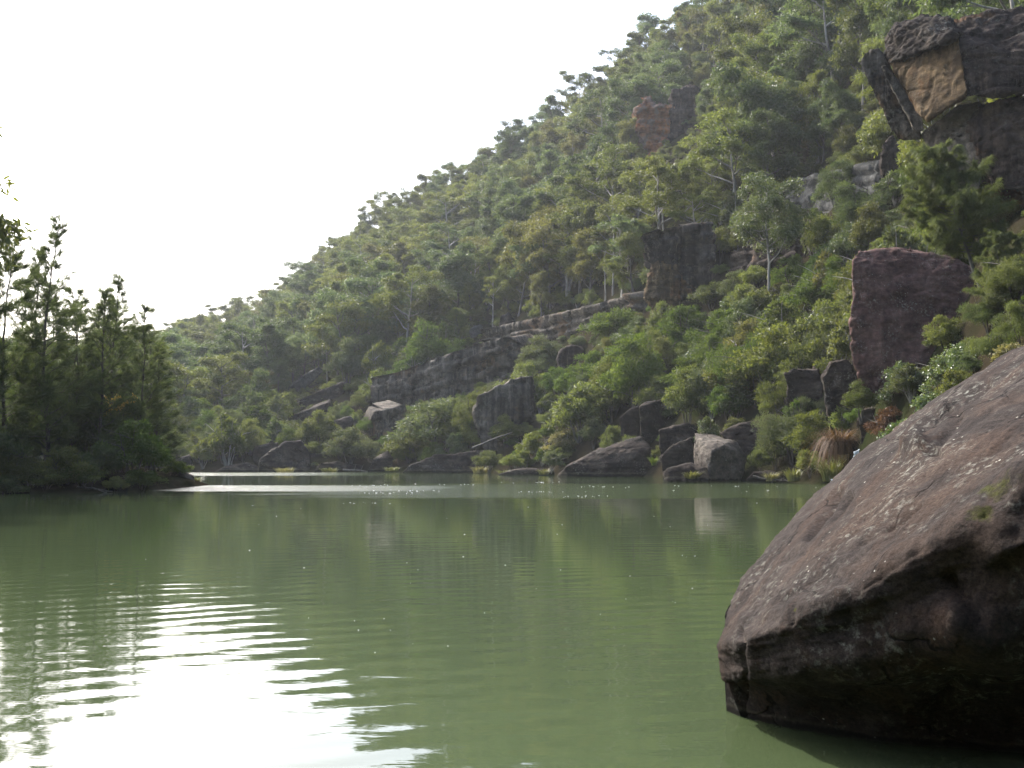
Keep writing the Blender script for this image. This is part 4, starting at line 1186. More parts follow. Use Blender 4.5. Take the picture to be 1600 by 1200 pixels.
def hides(p, h, w, lap=0.0):
    x0, y0, x1, y1, d = crown_box(p, h, w)
    for (a0, b0, a1, b1, dd) in PROTECT:
        if d < dd + 3.0:
            ox = min(x1, a1) - max(x0, a0); oy = min(y1, b1) - max(y0, b0)
            if ox > 4 and oy > 4 + lap * (b1 - b0):
                return True
    return False

# ------------------------------------------------------------------ plants placed one by one
def put_shrub(px, py, wpx, hpx, leaf, kind, label, cat='shrub', group=None, dd=None, rz=None):
    """px, py: foot in the photo; wpx, hpx: seen size"""
    if dd is None:
        loc, d = spot(px, py)
    else:
        q = at(px, py, dd); loc, d = Vector((q.x, q.y, hz(q.x, q.y) - 0.1)), dd
        if loc.z < -0.2: loc.z = q.z
    pl = SHRUB[kind][0]
    k = d / F
    sx = wpx * k / pl.w; sz = hpx * k / pl.h
    return pl.put(loc, leaf, label, cat, group, random.uniform(0, 6.28) if rz is None else rz, (sx, sx, sz))

MID = [
    (1065, 545, 105, 72, 'wattle', 0, 'bright green domed wattle in front of the foot of the black cliff block'),
    (1130, 560, 110, 80, 'wattle', 0, 'bright green wattle below the round glossy tree, right of the domed wattle'),
    (1150, 505, 70, 55, 'glossy', 3, 'dark glossy bush beneath the round glossy tree'),
    (1112, 484, 74, 46, 'olive', 2, 'low olive bush on the bare patch right of the black cliff foot'),
    (1152, 470, 70, 52, 'grey-green', 0, 'grey-green bush between the black cliff and the round glossy tree stem'),
    (1180, 452, 56, 40, 'yellow-green', 2, 'yellow-green low bush under the left side of the round glossy tree'),
    (1275, 500, 120, 78, 'wattle', 0, 'vivid green wattle left of the tall purple boulder, highest of the bright bushes there'),
    (1300, 455, 90, 80, 'wattle', 1, 'green wattle climbing above the vivid one beside the grey shelf'),
    (1246, 400, 62, 70, 'grey-green', 3, 'silvery leafed bush at the right side of the round glossy tree'),
    (1240, 455, 80, 60, 'wattle', 0, 'rounded green bush under the silvery leafed bush'),
    (960, 540, 115, 62, 'wattle', 2, 'olive-green spreading bush in front of the dark bedded ledge'),
    (1000, 585, 110, 75, 'wattle', 1, 'light green upright bush in the middle of the lower slope'),
    (925, 610, 95, 66, 'wattle', 0, 'rounded green bush right of the dark rounded boulder'),
    (845, 580, 75, 66, 'grey-green', 1, 'grey-green bush at the left of the dark rounded boulder'),
    (820, 640, 100, 78, 'olive', 0, 'dark olive bush at the right of the tall brown rock face'),
    (905, 690, 110, 90, 'olive', 3, 'loose olive bush above the left end of the wedge rock'),
    (955, 660, 90, 80, 'olive', 1, 'tall dull green bush behind the squat dark block'),
    (1085, 625, 100, 80, 'wattle', 1, 'mid-green bush above the low dark boulders'),
    (1180, 610, 110, 80, 'wattle', 0, 'broad dark-green bush above the sloping slab'),
    (1150, 655, 90, 70, 'glossy', 3, 'glossy-leaved bush hanging over the sloping slab'),
    (1230, 555, 110, 90, 'olive', 3, 'dull olive bush below the vivid wattle'),
    (1310, 560, 70, 60, 'grey-green', 4, 'grey feathery bush touching the left side of the tall purple boulder'),
    (1240, 728, 115, 120, 'grey-green', 4, 'large grey feathery bush at the water right of the cube boulder'),
    (1212, 735, 70, 85, 'grey-green', 0, 'grey-green bush pressed against the left side of the large grey feathery bush'),
    (1352, 262, 60, 40, 'olive', 2, 'low olive bush on top of the right end of the grey shelf'),
    (1318, 266, 50, 34, 'yellow-green', 2, 'low yellow-green bush on top of the middle of the grey shelf'),
    (1600, 545, 90, 80, 'sheoak', 4, 'feathery bush at the right edge beneath the soft green one'),
    (1545, 520, 80, 70, 'casuarina', 4, 'dark feathery bush against the right side of the tall purple boulder'),
    (1290, 655, 80, 50, 'grey-green', 4, 'small grey feathery bush behind the rust-coloured fern'),
    (690, 712, 190, 95, 'grey-green', 0, 'big round willowy bush over the long low waterline rock'),
    (740, 700, 110, 100, 'olive', 4, 'feathery olive bush forming the right half of the willowy thicket'),
    (640, 722, 80, 60, 'olive', 1, 'small olive bush at the left end of the willowy thicket'),
    (545, 726, 95, 62, 'grey-green', 0, 'grey-green rounded bush right of the pale-topped waterline boulder'),
    (500, 700, 80, 62, 'olive', 0, 'dark rounded bush behind the pale-topped waterline boulder'),
    (345, 715, 70, 52, 'blue-green', 0, 'blue-green rounded bush at the far waterline beside the left bank'),
    (305, 722, 45, 45, 'yellow-green', 3, 'yellowing bush at the far waterline next to the left bank tip'),
    (430, 690, 70, 52, 'olive', 1, 'olive bush above the rounded dark boulder at the far waterline'),
    (385, 690, 60, 42, 'grey-green', 0, 'pale grey-green bush above the flat dark waterline rock'),
    (1060, 738, 48, 40, 'yellow-green', 3, 'light leafy shoots between the low dark boulder and the cube boulder'),
    (1040, 660, 58, 42, 'grey-green', 3, 'pale leafy bush right behind the upright dark block'),
    (830, 725, 60, 55, 'yellow-green', 3, 'yellowish leafy bush at the waterline left of the wedge rock'),
    (880, 715, 70, 48, 'dry', 3, 'pale yellow dying bush on the wedge rock shoulder'),
    (790, 700, 60, 60, 'olive', 1, 'dark bush filling the foot of the tall brown rock face'),
    (1112, 655, 66, 55, 'olive', 3, 'dull leafy bush above the cube boulder'),
    (1345, 380, 120, 110, 'casuarina', 4, 'soft dark feathery bush on the slope over the tall purple boulder'),
    (1310, 335, 90, 90, 'casuarina', 4, 'soft grey feathery bush in front of the grey shelf'),
    (1400, 320, 70, 60, 'glossy', 3, 'glossy pale-flowering bush at the foot of the knobbly column'),
    (1475, 600, 70, 45, 'olive', 3, 'dull bush between the tall purple boulder and the draped vine'),
    (1560, 575, 110, 70, 'sheoak', 4, 'feathery green bush at the right edge above the boulder crest'),
    (1520, 590, 60, 40, 'casuarina', 4, 'dark feathery bush under the she-oaks at the foot of the tall purple boulder'),
    (1590, 480, 100, 90, 'sheoak', 4, 'soft green bush at the right edge below the cave wall'),
    (725, 530, 60, 40, 'yellow-green', 3, 'yellow and orange tinted bush above the long grey ledge'),
    ]
FOOT = [
    (1385, 640, 70, 62, 'rust', 3, 'brown half-dead bush at the foot of the tall purple boulder', 67),
    (1345, 655, 60, 66, 'olive', 1, 'olive bush between the dark waterfall rock and the tall purple boulder', 69),
    (1425, 640, 80, 60, 'grey-green', 3, 'grey-green bush at the middle of the tall purple boulder foot', 66),
    (765, 736, 60, 34, 'olive', 2, 'low olive bush at the right end of the long low waterline rock', 139),
    (800, 734, 46, 26, 'yellow-green', 2, 'low yellow-green bush behind the flat brown waterline stone', 131),
    (862, 736, 44, 34, 'grey-green', 3, 'small grey-green bush at the left tip of the wedge rock', 117),
    (1188, 738, 44, 36, 'olive', 2, 'low olive bush between the cube boulder and the grey feathery bush', 87),
    (1265, 742, 50, 40, 'yellow-green', 2, 'low yellow-green bush left behind the reed clump', 81),
    (1480, 610, 80, 60, 'olive', 0, 'olive bush at the right part of the tall purple boulder foot', 65),
]
for (px, py, wp, hp, lf, kd, lab) in MID:
    put_shrub(px, py, wp, hp, lf, kd, lab)

for (px, py, wp, hp, lf, kd, lab, dd_) in FOOT:
    put_shrub(px, py, wp, hp, lf, kd, lab, dd=dd_)
# the round glossy tree with a pale stem
gt = Plant('gum_tree', eucalypt(301, 15, 3.5, 0.42, 0.02, 13, 190, 1.15, leaf=(0.26, 0.11), flat=0.85, sub=4, trunk_r=0.011), BARK_PALE, 15, 8)
loc, d_ = spot(1208, 480)
gt.put(loc, 'glossy', 'round glossy-leaved gum tree with a thin white stem right of the black cliff block', 'tree', None, 0.6, 222 * d_ / F / 15)
# tall white-stemmed gums over the dark bedded ledge
tg = Plant('gum_tree', eucalypt(302, 17, 3.4, 0.52, 0.03, 7, 110, 0.9, multi=1, trunk_r=0.013), BARK_PALE, 17, 7)
t2 = Plant('gum_tree', eucalypt(303, 17, 4.2, 0.40, 0.03, 8, 110, 0.9, multi=2, trunk_r=0.014), BARK_PALE, 17, 8)
for (px, py, hp, P_, lab, rz) in [
    (957, 462, 150, tg, 'tall gum with a bright white stem above the right part of the dark bedded ledge', 0.3),
    (946, 470, 100, tg, 'smaller white-stemmed gum left beside the brightest one above the dark ledge', 2.0),
    (884, 475, 170, t2, 'big forked pale-trunked gum above the middle of the dark bedded ledge', 1.0),
    (850, 482, 120, tg, 'thin pale-stemmed gum left of the big forked gum above the dark ledge', 4.0),
    (733, 505, 120, t2, 'gum with a twisted pale trunk above the bend of the stepped ledges', 2.7),
    (770, 520, 100, tg, 'narrow gum with light crown left of the dark upright rock', 5.0)]:
    loc, d_ = spot(px, py)
    P_.put(loc, 'olive' if hp > 110 else 'yellow-green', lab, 'tree', 'pale-trunked gums above the dark ledge', rz, hp * d_ / F / P_.h)

# the big she-oak at the right
so = Plant('sheoak', casuarina(311, 12, 4.0, 70, 0.40, 0.25, 12, 30, 0.55, 0.022, 0.40, 0.5, 0.013, tip=(-3.6, 0.6)), BARK_GREY, 12, 8)
so2 = Plant('sheoak', casuarina(312, 8.0, 3.6, 54, 0.06, 0.35, 11, 30, 0.5, 0.024, 0.5, 0.5, 0.014), BARK_GREY, 8, 7)
for (px, d_, top, P_, lab, rz, lf) in [
    (1552, 61, 232, so, 'big soft she-oak leaning left in front of the cliff, tallest of its clump', 0.0, 'sheoak'),
    (1575, 57, 366, so2, 'bushy she-oak right of the tall purple boulder, lower than the big one', 1.0, 'sheoak'),
    (1660, 58, 330, so2, 'she-oak cut by the right edge of the picture', 3.0, 'sheoak')]:
    q = at(px, 560, d_)
    z0 = hz(q.x, q.y)
    s = (at(px, top, d_).z - z0) / P_.h
    P_.put(Vector((q.x, q.y, z0)), lf, lab, 'tree', None, rz, (min(s, 1.05), min(s, 1.05), s))

# left bank casuarinas
CAS = [Plant('casuarina', casuarina(321 + i, 15, 3.0, 64, 0.10, 0.80, 8, 10, 0.48, 0.022, 1.05, 0.05, 0.0085, 0.012), BARK_DARK, 15, 5) for i in range(3)]
LEFTB = 'dark casuarinas on the left bank'
for i, (px, d_, top, lab) in enumerate([
    (12, 63, 372, 'casuarina at the left edge of the picture, broad dark crown'),
    (52, 66, 398, 'casuarina second from the left edge on the left bank'),
    (84, 64, 345, 'tallest casuarina on the left bank, thin spire above all others'),
    (118, 70, 470, 'shorter casuarina in the dip between the two tall groups on the left bank'),
    (152, 66, 455, 'casuarina with a pointed top left of the right-hand group on the left bank'),
    (184, 69, 432, 'slender casuarina with the highest top in the right-hand group'),
    (215, 70, 482, 'casuarina second from the right end of the left bank row'),
    (238, 72, 540, 'smallest casuarina at the right end of the left bank row, leaning out'),
    (70, 72, 448, 'casuarina filling the gap right behind the tallest spire on the left bank'),
    (102, 67, 455, 'casuarina immediately right of the tallest spire on the left bank'),
    (168, 74, 470, 'casuarina between the two spires of the right-hand group on the left bank'),
    (138, 74, 478, 'casuarina at the left rear of the right-hand group on the left bank'),
    (228, 76, 512, 'casuarina at the rear right end of the left bank row'),
    (-30, 62, 330, 'casuarina cut by the left edge of the picture'),
    (130, 84, 520, 'casuarina behind the dip in the left bank row'),
    (35, 84, 440, 'casuarina behind the first ones at the left edge'),
    (205, 86, 545, 'casuarina behind the right-hand group on the left bank')]):
    q = at(px, 765, d_)
    z0 = hz(q.x, q.y)
    hh = at(px, top, d_).z - z0
    P_ = CAS[i % 3]
    s = hh / P_.h
    tr_ = P_.put(Vector((q.x, q.y, z0)), 'casuarina', lab, 'tree', LEFTB, i * 1.7, (s * 0.5 + 0.5, s * 0.5 + 0.5, s))
    if px == 184: GOLD = tr_
# tall gum whose branch tips reach in at the left edge
q = at(-228, 765, 58)
EUC[1][0].put(Vector((q.x, q.y, hz(q.x, q.y))), 'olive', 'gum at the left edge with only its leafy branch tips showing against the sky', 'tree', None, 0.9, 21.5 / 15, BARK_DARK)
# left bank understorey
for (px, d_, wp, hp, lf, kd, lab) in [
    (205, 63, 105, 92, 'wattle', 0, 'dark green round bush at the right end of the left bank, over the water'),
    (150, 62, 90, 62, 'casuarina', 4, 'dark feathery bush left of the round bush on the left bank'),
    (100, 61, 100, 60, 'olive', 0, 'dark low bush under the tallest casuarina'),
    (48, 61.5, 62, 40, 'grey-green', 3, 'pale twiggy bush near the water under the left casuarinas'),
    (10, 61.5, 90, 70, 'olive', 4, 'olive bush at the left edge beside the water'),
    (30, 66, 80, 120, 'casuarina', 1, 'tall dark bush among the stems at the left edge'),
    (85, 68, 90, 130, 'casuarina', 1, 'dark upright bush behind the tallest casuarina'),
    (140, 68, 90, 115, 'casuarina', 1, 'dark upright bush between the two casuarina groups'),
    (190, 70, 80, 120, 'olive', 1, 'olive upright bush behind the round bush on the left bank'),
    (232, 68, 66, 64, 'wattle', 2, 'spreading bush at the tip of the left bank'),
    (-30, 62, 110, 130, 'casuarina', 1, 'dark bush cut by the left edge'),
    (120, 75, 120, 110, 'olive', 0, 'dull green bush in the shade behind the left bank stems'),
    (60, 76, 130, 120, 'casuarina', 0, 'shaded bush deep behind the left casuarinas'),
    (70, 60.5, 90, 36, 'olive', 2, 'low olive bush overhanging the water below the pale twiggy bush'),
    (128, 60.5, 80, 34, 'wattle', 2, 'low green bush overhanging the water left of the round bush'),
    (0, 60, 80, 36, 'casuarina', 2, 'low dark bush at the waterline cut by the left edge'),
    (222, 61.5, 70, 34, 'wattle', 2, 'low green bush overhanging the water right of the round bush'),
    (276, 72, 50, 26, 'wattle', 2, 'low green bush on the left bank tip by the slanting rock'),
    (180, 60, 40, 26, 'olive', 2, 'tiny bush at the waterline below the round bush on the left bank')]:
    q = at(px, 765, d_)
    k = d_ / F; pl = SHRUB[kd][0]
    pl.put(Vector((q.x, q.y, hz(q.x, q.y) - 0.1)), lf, lab, 'shrub', None, random.uniform(0, 6.28), (wp * k / pl.w, wp * k / pl.w, hp * k / pl.h))
# a spray of golden leaves on one of the casuarinas
def gold_spray(tree):
    K = Geo(); r = np.random.default_rng(4)
    c = np.array(at(178, 630, 67.5))
    cen = c + r.normal(0, [0.7, 0.5, 0.25], (16, 3))
    leaves(K, r, cen, np.full((16, 3), 0.22), 26, 0.16, 0.07, 0.5)
    me = K.mesh('golden_leaves')
    o = obj('golden_leaves', me, LEAF['gold'], tree)
    bpy.context.view_layer.update()
    me.transform(tree.matrix_world.inverted())
    o['label'] = 'spray of golden leaves'
gold_spray(GOLD)
# ------------------------------------------------------------------ reeds, fern, vines
def blades(seed, n, h, rad, width, droop, spread=0.5):
    r = np.random.default_rng(seed)
    g = Geo()
    for i in range(n):
        an = r.uniform(0, 6.28); q = rad * math.sqrt(r.random())
        b = np.array([math.cos(an) * q, math.sin(an) * q, -0.1])
        out = np.array([math.cos(an + r.normal(0, .5)), math.sin(an + r.normal(0, .5)), 0])
        L = h * r.uniform(0.6, 1.15); sp = spread * r.uniform(0.3, 1.3)
        t = np.linspace(0, 1, 6)[:, None]
        P = b + out * (sp * L * t ** 1.6) + np.array([0, 0, 1.0]) * (L * (t - droop * t ** 3 * r.uniform(0.4, 1.3)))
        s = np.array([-out[1], out[0], 0]) * width * 0.5
        w = (1 - t ** 2 * 0.9)
        v = np.stack([P - s * w, P + s * w], 1).reshape(-1, 3)
        f = [(2 * k, 2 * k + 1, 2 * k + 3, 2 * k + 2) for k in range(5)]
        g.add(v, f, np.full(len(v), r.random()))
    return g

def clump(name, px, py, hpx, wpx, leaf, label, cat, n=260, droop=0.45, spread=0.5, seed=1, dd=None):
    if dd is None:
        loc, d = spot(px, py)
    else:
        q = at(px, py, dd); loc, d = Vector(q), dd
    k = d / F
    g = blades(seed, n, hpx * k * 1.15, wpx * k * 0.22, max(0.02, 0.0011 * d / 1.6), droop, spread)
    o = obj(name, g.mesh(name), LEAF[leaf])
    o.location = loc
    return tag(o, label, cat)
clump('reed_clump', 1300, 750, 44, 60, 'reed', 'yellow-green reed clump arching at the water beside the waterfall', 'reeds', 420, 0.55, 0.55, 1, 78)
clump('reed_clump', 1240, 750, 22, 40, 'reed', 'short grass tuft at the waterline between the feathery bush and the reed clump', 'reeds', 200, 0.4, 0.5, 2, 80)
clump('reed_clump', 1205, 750, 16, 34, 'dry', 'dry straw-coloured grass at the water right of the cube boulder', 'grass tuft', 180, 0.5, 0.7, 3, 83)
clump('grass_tuft', 1080, 746, 14, 46, 'reed', 'grass growing on the low slab at the foot of the cube boulder', 'grass tuft', 200, 0.5, 0.8, 4, 84)
clump('grass_tuft', 1022, 726, 16, 16, 'wattle', 'small green tuft in the gap between the wedge rock and the next block', 'grass tuft', 90, 0.4, 0.6, 5, 106)
clump('grass_tuft', 850, 740, 10, 36, 'reed', 'yellow grass at the waterline left of the wedge rock', 'grass tuft', 140, 0.5, 0.8, 6, 120)
clump('grass_tuft', 612, 735, 8, 46, 'reed', 'grassy fringe at the waterline left of the long low rock', 'grass tuft', 160, 0.5, 0.9, 7, 152)
clump('grass_tuft', 515, 736, 8, 56, 'reed', 'grassy fringe at the waterline right of the pale-topped boulder', 'grass tuft', 160, 0.5, 0.9, 8, 160)
clump('grass_tuft', 305, 754, 12, 36, 'reed', 'grass at the very tip of the left bank', 'grass tuft', 160, 0.4, 0.6, 9, 75)
clump('grass_tuft', 255, 757, 12, 40, 'wattle', 'green grass beside the slanting rock of the left bank', 'grass tuft', 160, 0.4, 0.6, 10, 69)
clump('grass_tuft', 30, 766, 10, 60, 'wattle', 'dark green grass at the waterline under the pale twiggy bush', 'grass tuft', 200, 0.4, 0.6, 12, 60.5)
clump('grass_tuft', 750, 738, 12, 50, 'dry', 'dry grass at the waterline by the right end of the long low rock', 'grass tuft', 200, 0.5, 0.8, 14, 141)
clump('grass_tuft', 790, 741, 10, 44, 'reed', 'greenish grass at the waterline left of the flat brown stone', 'grass tuft', 180, 0.5, 0.8, 15, 132)
clump('grass_tuft', 445, 737, 9, 60, 'dry', 'dry grass in front of the pale-topped waterline boulder', 'grass tuft', 160, 0.5, 0.9, 16, 159)
clump('dead_fern', 1310, 708, 58, 60, 'rust', 'rust-brown dead fern hanging beside the waterfall', 'fern', 900, 1.15, 0.55, 11, 76)

def vine(name, pts, leaf, label, per=120, rad=0.42, size=(0.12, 0.085), seed=1):
    r = np.random.default_rng(seed)
    T, K = Geo(), Geo()
    P = [np.array(at(*p)) for p in pts]
    org = P[0]
    Q = np.array([p - org for p in P])
    t = np.linspace(0, len(Q) - 1, 8 * len(Q))
    path = np.stack([np.interp(t, range(len(Q)), Q[:, k]) for k in range(3)], 1) + r.normal(0, 0.05, (len(t), 3))
    T.tube(path, np.full(len(t), 0.02), 5)
    cen = path[::2] + r.normal(0, rad * 0.4, (len(path[::2]), 3))
    leaves(K, r, cen, np.full((len(cen), 3), rad) * r.uniform(0.6, 1.2, (len(cen), 1)), per, size[0], size[1], 0.3, 2.0, 0.8)
    root = empty(name, org)
    tag(root, label, 'vine')
    obj('stem', T.mesh('stem'), BARK_GREY, root)
    obj('foliage', K.mesh('foliage'), LEAF[leaf], root)
vine('vine', [(1500, 600, 58), (1490, 570, 58), (1500, 545, 58), (1530, 556, 57)], 'vine', 'pale shining vine draped over the boulder crest under the she-oaks', 150, 0.55, seed=1)
vine('vine', [(1452, 640, 62), (1450, 600, 62), (1470, 575, 61), (1488, 556, 60)], 'vine', 'pale vine hanging in a column right of the arching vine', 140, 0.5, seed=2)
vine('vine', [(1380, 625, 68), (1392, 590, 67), (1408, 574, 67), (1432, 590, 66), (1440, 610, 66)], 'vine', 'arching vine with glossy leaves above the dark rock by the waterfall', 120, 0.5, seed=3)
vine('vine', [(1388, 690, 50), (1410, 668, 50), (1440, 642, 50), (1456, 622, 50)], 'vine', 'light green creeper running down behind the foreground boulder edge', 170, 0.42, seed=4)
vine('vine', [(1560, 560, 46), (1570, 548, 46), (1592, 545, 46)], 'dry', 'dry straggling creeper at the right end of the boulder crest', 60, 0.3, seed=5)

# ------------------------------------------------------------------ the forest on the gorge side
LEDGE_X = [0, 250, 400, 450, 560, 800, 1000, 1080, 1125, 1210, 1380, 1480, 1600, 2400]
LEDGE_Y = [690, 690, 672, 640, 600, 540, 470, 440, 400, 335, 262, 250, 250, 250]
SKY_X = [-800, 0, 240, 300, 400, 480, 540, 600, 700, 760, 860, 960, 1045, 1200]
SKY_Y = [560, 540, 515, 505, 465, 395, 345, 312, 265, 225, 155, 80, 0, -140]

def scatter(n_try, thmin, thmax, tmin, tmax, spacing, seed):
    r = np.random.default_rng(seed)
    th = r.uniform(thmin, thmax, n_try)
    S = np.interp(th, TT[:, 0], TT[:, 1]); R = np.interp(th, TT[:, 0], TT[:, 2])
    d0, d1 = S + tmin * (R - S), S + tmax * (R - S)
    d = np.sqrt(d0 ** 2 + r.random(n_try) * (d1 ** 2 - d0 ** 2))
    x, y = np.sin(np.radians(th)) * d, np.cos(np.radians(th)) * d
    # thin to an even density per area: weight by sector depth
    keep, grid = [], {}
    wgt = (d1 ** 2 - d0 ** 2); wgt = wgt / wgt.max()
    ok = r.random(n_try) < wgt
    for i in np.nonzero(ok)[0]:
        sp = spacing * (1.0 if d[i] < 230 else 1.12)
        cx, cy_ = int(x[i] // 8), int(y[i] // 8)
        good = True
        for a in (-1, 0, 1):
            for b in (-1, 0, 1):
                for (u, v) in grid.get((cx + a, cy_ + b), ()):
                    if (u - x[i]) ** 2 + (v - y[i]) ** 2 < sp * sp:
                        good = False; break
                if not good: break
            if not good: break
        if good:
            grid.setdefault((cx, cy_), []).append((x[i], y[i]))
            keep.append((x[i], y[i]))
    keep = np.array(keep)
    return np.column_stack([keep, height(keep[:, 0], keep[:, 1])])

LEAFMIX = ['olive', 'olive', 'olive', 'yellow-green', 'blue-green', 'brownish', 'yellow-green', 'blue-green']
ORD = ['leftmost', 'second leftmost', 'third leftmost', 'fourth leftmost', 'fifth leftmost', 'sixth leftmost', 'seventh leftmost', 'eighth leftmost', 'ninth leftmost', 'tenth leftmost', 'eleventh leftmost', 'twelfth leftmost', 'thirteenth leftmost', 'fourteenth leftmost', 'fifteenth leftmost']
def nth(lab, k, n):
    if n == 1 or n > 16: return lab
    return ('rightmost' if k == n - 1 else ORD[k]) + ' ' + lab
def place_words(px, py):
    sky_y = np.interp(px, SKY_X, SKY_Y)
    led = np.interp(px, LEDGE_X, LEDGE_Y)
    u = (py - sky_y) / max(30, led - sky_y)
    if px > 1060:
        if px < 1200: col = 'above the black cliff block'
        elif px < 1345: col = 'above the grey shelf'
        else: col = 'beside the corner cliff'
        row = 'high on the slope' if py < 130 else ('halfway up the slope' if py < 230 else 'low on the slope')
        return row + ' ' + col
    if u < 0.13: row = 'on the skyline'
    elif u < 0.42: row = 'on the upper slope'
    elif u < 0.72: row = 'on the middle slope'
    else: row = 'low down'
    if px < 330: col = "near the ridge's left end"
    elif px < 450: col = 'left of the pale tilted slab'
    elif px < 560: col = 'over the pale tilted slab'
    elif px < 690: col = 'over the long grey ledge'
    elif px < 810: col = 'over the bend of the ledges'
    elif px < 930: col = 'over the dark bedded ledge'
    else: col = 'around the orange outcrop' if py < 290 else 'left above the black cliff'
    return row + ' ' + col

FAR = []                    # what is left over for the mass of forest
def forest():
    r = np.random.default_rng(5)
    P = scatter(70000, -34, 34, 0.035, 1.10, 5.4, 21)
    items = []
    for p in P:
        p = p.copy(); p[2] -= 0.2
        px, py = project(p)
        d = math.hypot(p[0], p[1])
        led = np.interp(px, LEDGE_X, LEDGE_Y)
        if py > led - 3 and px > 200:
            continue
        i = int(r.integers(0, 7)) if r.random() < 0.86 else 4
        sc = float(r.choice([0.75, 0.9, 1.1, 1.2, 1.35, 1.5, 1.7]) * r.uniform(0.92, 1.08))
        pl = EUC[i][0]
        if r.random() < 0.12: i, pl = 6, EUC[6][0]
        done = False
        for tryk in range(3):
            if not hides(p, pl.h * sc, pl.w * sc, 0.08):
                done = True; break
            if tryk == 0: i, pl, sc = 6, EUC[6][0], 0.8
            if tryk == 1: sc = 0.42
        if not done: continue
        k = F / max(p[1], 1)
        top = py - pl.h * sc * k
        vis = -100 < px < 1700 and py > -40 and top < 760
        lf = LEAFMIX[int(r.integers(0, len(LEAFMIX)))]
        # drier, more golden crowns low down and blue-green ones near the right cliff, as patches
        nz = vnoise(np.array([p[0] / 40]), np.array([p[1] / 40]))[0]
        if nz > 0.68: lf = 'yellow-green' if r.random() < 0.7 else lf
        if nz < 0.25 or (px > 1150 and r.random() < 0.45): lf = 'blue-green'
        items.append((vis, pl.h * sc * k, p, i, sc, lf, px, py, r.uniform(0, 6.28), (top + py) / 2))
    seen = sorted([t for t in items if t[0]], key=lambda t: -t[1])
    near = seen[:288]
    for t in seen[288:] + [t for t in items if not t[0]]:
        FAR.append(t)
    look = {'olive': 'olive-green', 'yellow-green': 'yellow-green', 'blue-green': 'blue-green', 'brownish': 'brownish-green'}
    groups = {}
    for t in near:
        key = (look[t[5]], EUC[t[3]][1], place_words(t[6], t[9]))
        groups.setdefault(key, []).append(t)
    for key, lst in groups.items():
        lst.sort(key=lambda t: t[6])
        lab = f'{key[1]} {key[0]} eucalypt {key[2]}'
        for kk, t in enumerate(lst):
            vis, _, p, i, sc, lf, px, py, rz, _m = t
            EUC[i][0].put(Vector(p), lf, nth(lab, kk, len(lst)), 'tree', lab.replace('eucalypt', 'eucalypts') if len(lst) > 1 else None, rz, (sc * r.uniform(0.9, 1.15), sc * r.uniform(0.9, 1.15), sc))
    return len(near), len(FAR)
print('forest', forest())

def undershrubs():
    r = np.random.default_rng(9)
    P = scatter(130000, -22, 33, 0.004, 0.95, 2.7, 33)
    names = {'olive': 'olive', 'wattle': 'bright green', 'grey-green': 'grey-green', 'yellow-green': 'yellow-green', 'blue-green': 'blue-green', 'brownish': 'brownish', 'glossy': 'glossy dark'}
    items = []
    for p in P:
        px, py = project(p)
        if not (210 < px < 1640): continue
        led = np.interp(px, LEDGE_X, LEDGE_Y)
        d = math.hypot(p[0], p[1])
        low = py > led - 3
        if not low and r.random() < 0.25: continue
        if px > 800:
            lf = ['wattle', 'wattle', 'olive', 'olive', 'yellow-green', 'glossy', 'grey-green', 'brownish'][int(r.integers(0, 8))]
        else:
            lf = ['olive', 'olive', 'grey-green', 'wattle', 'yellow-green', 'blue-green'][int(r.integers(0, 6))]
        if not low: lf = ['olive', 'yellow-green', 'olive', 'blue-green', 'brownish'][int(r.integers(0, 5))]
        i = int(r.integers(0, 5))
        sc = float(r.choice([0.6, 0.8, 1.0, 1.2, 1.5, 1.75]) * r.uniform(0.9, 1.1)) if low else float(r.uniform(0.45, 0.9))
        if d > 140 and low: sc *= 1.15
        pl = SHRUB[i][0]
        ok = False
        for _ in range(4):
            if not hides(p, pl.h * sc * 1.3, pl.w * sc, 0.22 if px < 1330 else 0.12): ok = True; break
            sc *= 0.62
        if not ok: continue
        k = F / p[1]
        items.append((pl.h * sc * k if px < 1600 else 0, p, i, sc, lf, px, py, low, r.uniform(0, 6.28)))
    items.sort(key=lambda t: -t[0])
    near, rest = items[:210], items[210:]
    def words(px, py, low):
        if not low:
            return 'under the trees ' + place_words(px, py).split(' slope ')[-1].replace('low down ', '').replace('on the skyline ', '')
        row = 'near the water' if py > 690 else ('in the lower scrub' if py > 600 else 'up by the ledges')
        for lim, w in ((330, 'beside the left bank tip'), (450, 'round the pale-topped boulder'), (560, 'below the pale tilted slab'), (700, 'under the long grey ledge'), (820, 'round the tall brown face'),
                       (930, 'left of the wedge rock'), (1050, 'above the wedge rock'), (1130, 'below the black cliff'), (1220, 'above the cube boulder'), (1340, 'left of the tall purple boulder'), (9999, 'under the upper right cliff')):
            if px < lim:
                return row + ' ' + w
    groups = {}
    for t in near:
        groups.setdefault((SHRUB[t[2]][1], names[t[4]], words(t[5], t[6] - t[0] / 2, t[7])), []).append(t)
    for key, lst in groups.items():
        lab = f'{key[0]} {key[1]} shrub {key[2]}'
        lst.sort(key=lambda t: t[5])
        for kk, t in enumerate(lst):
            _, p, i, sc, lf, px, py, low, rz = t
            SHRUB[i][0].put(Vector(p), lf, nth(lab, kk, len(lst)), 'shrub', lab.replace(' shrub ', ' shrubs ') if len(lst) > 1 else None, rz, (sc * 0.95, sc * 0.95, sc * (1.0 + 0.45 * ((rz * 7) % 1))))
    return rest
REST = undershrubs()
print('rest shrubs', len(REST))

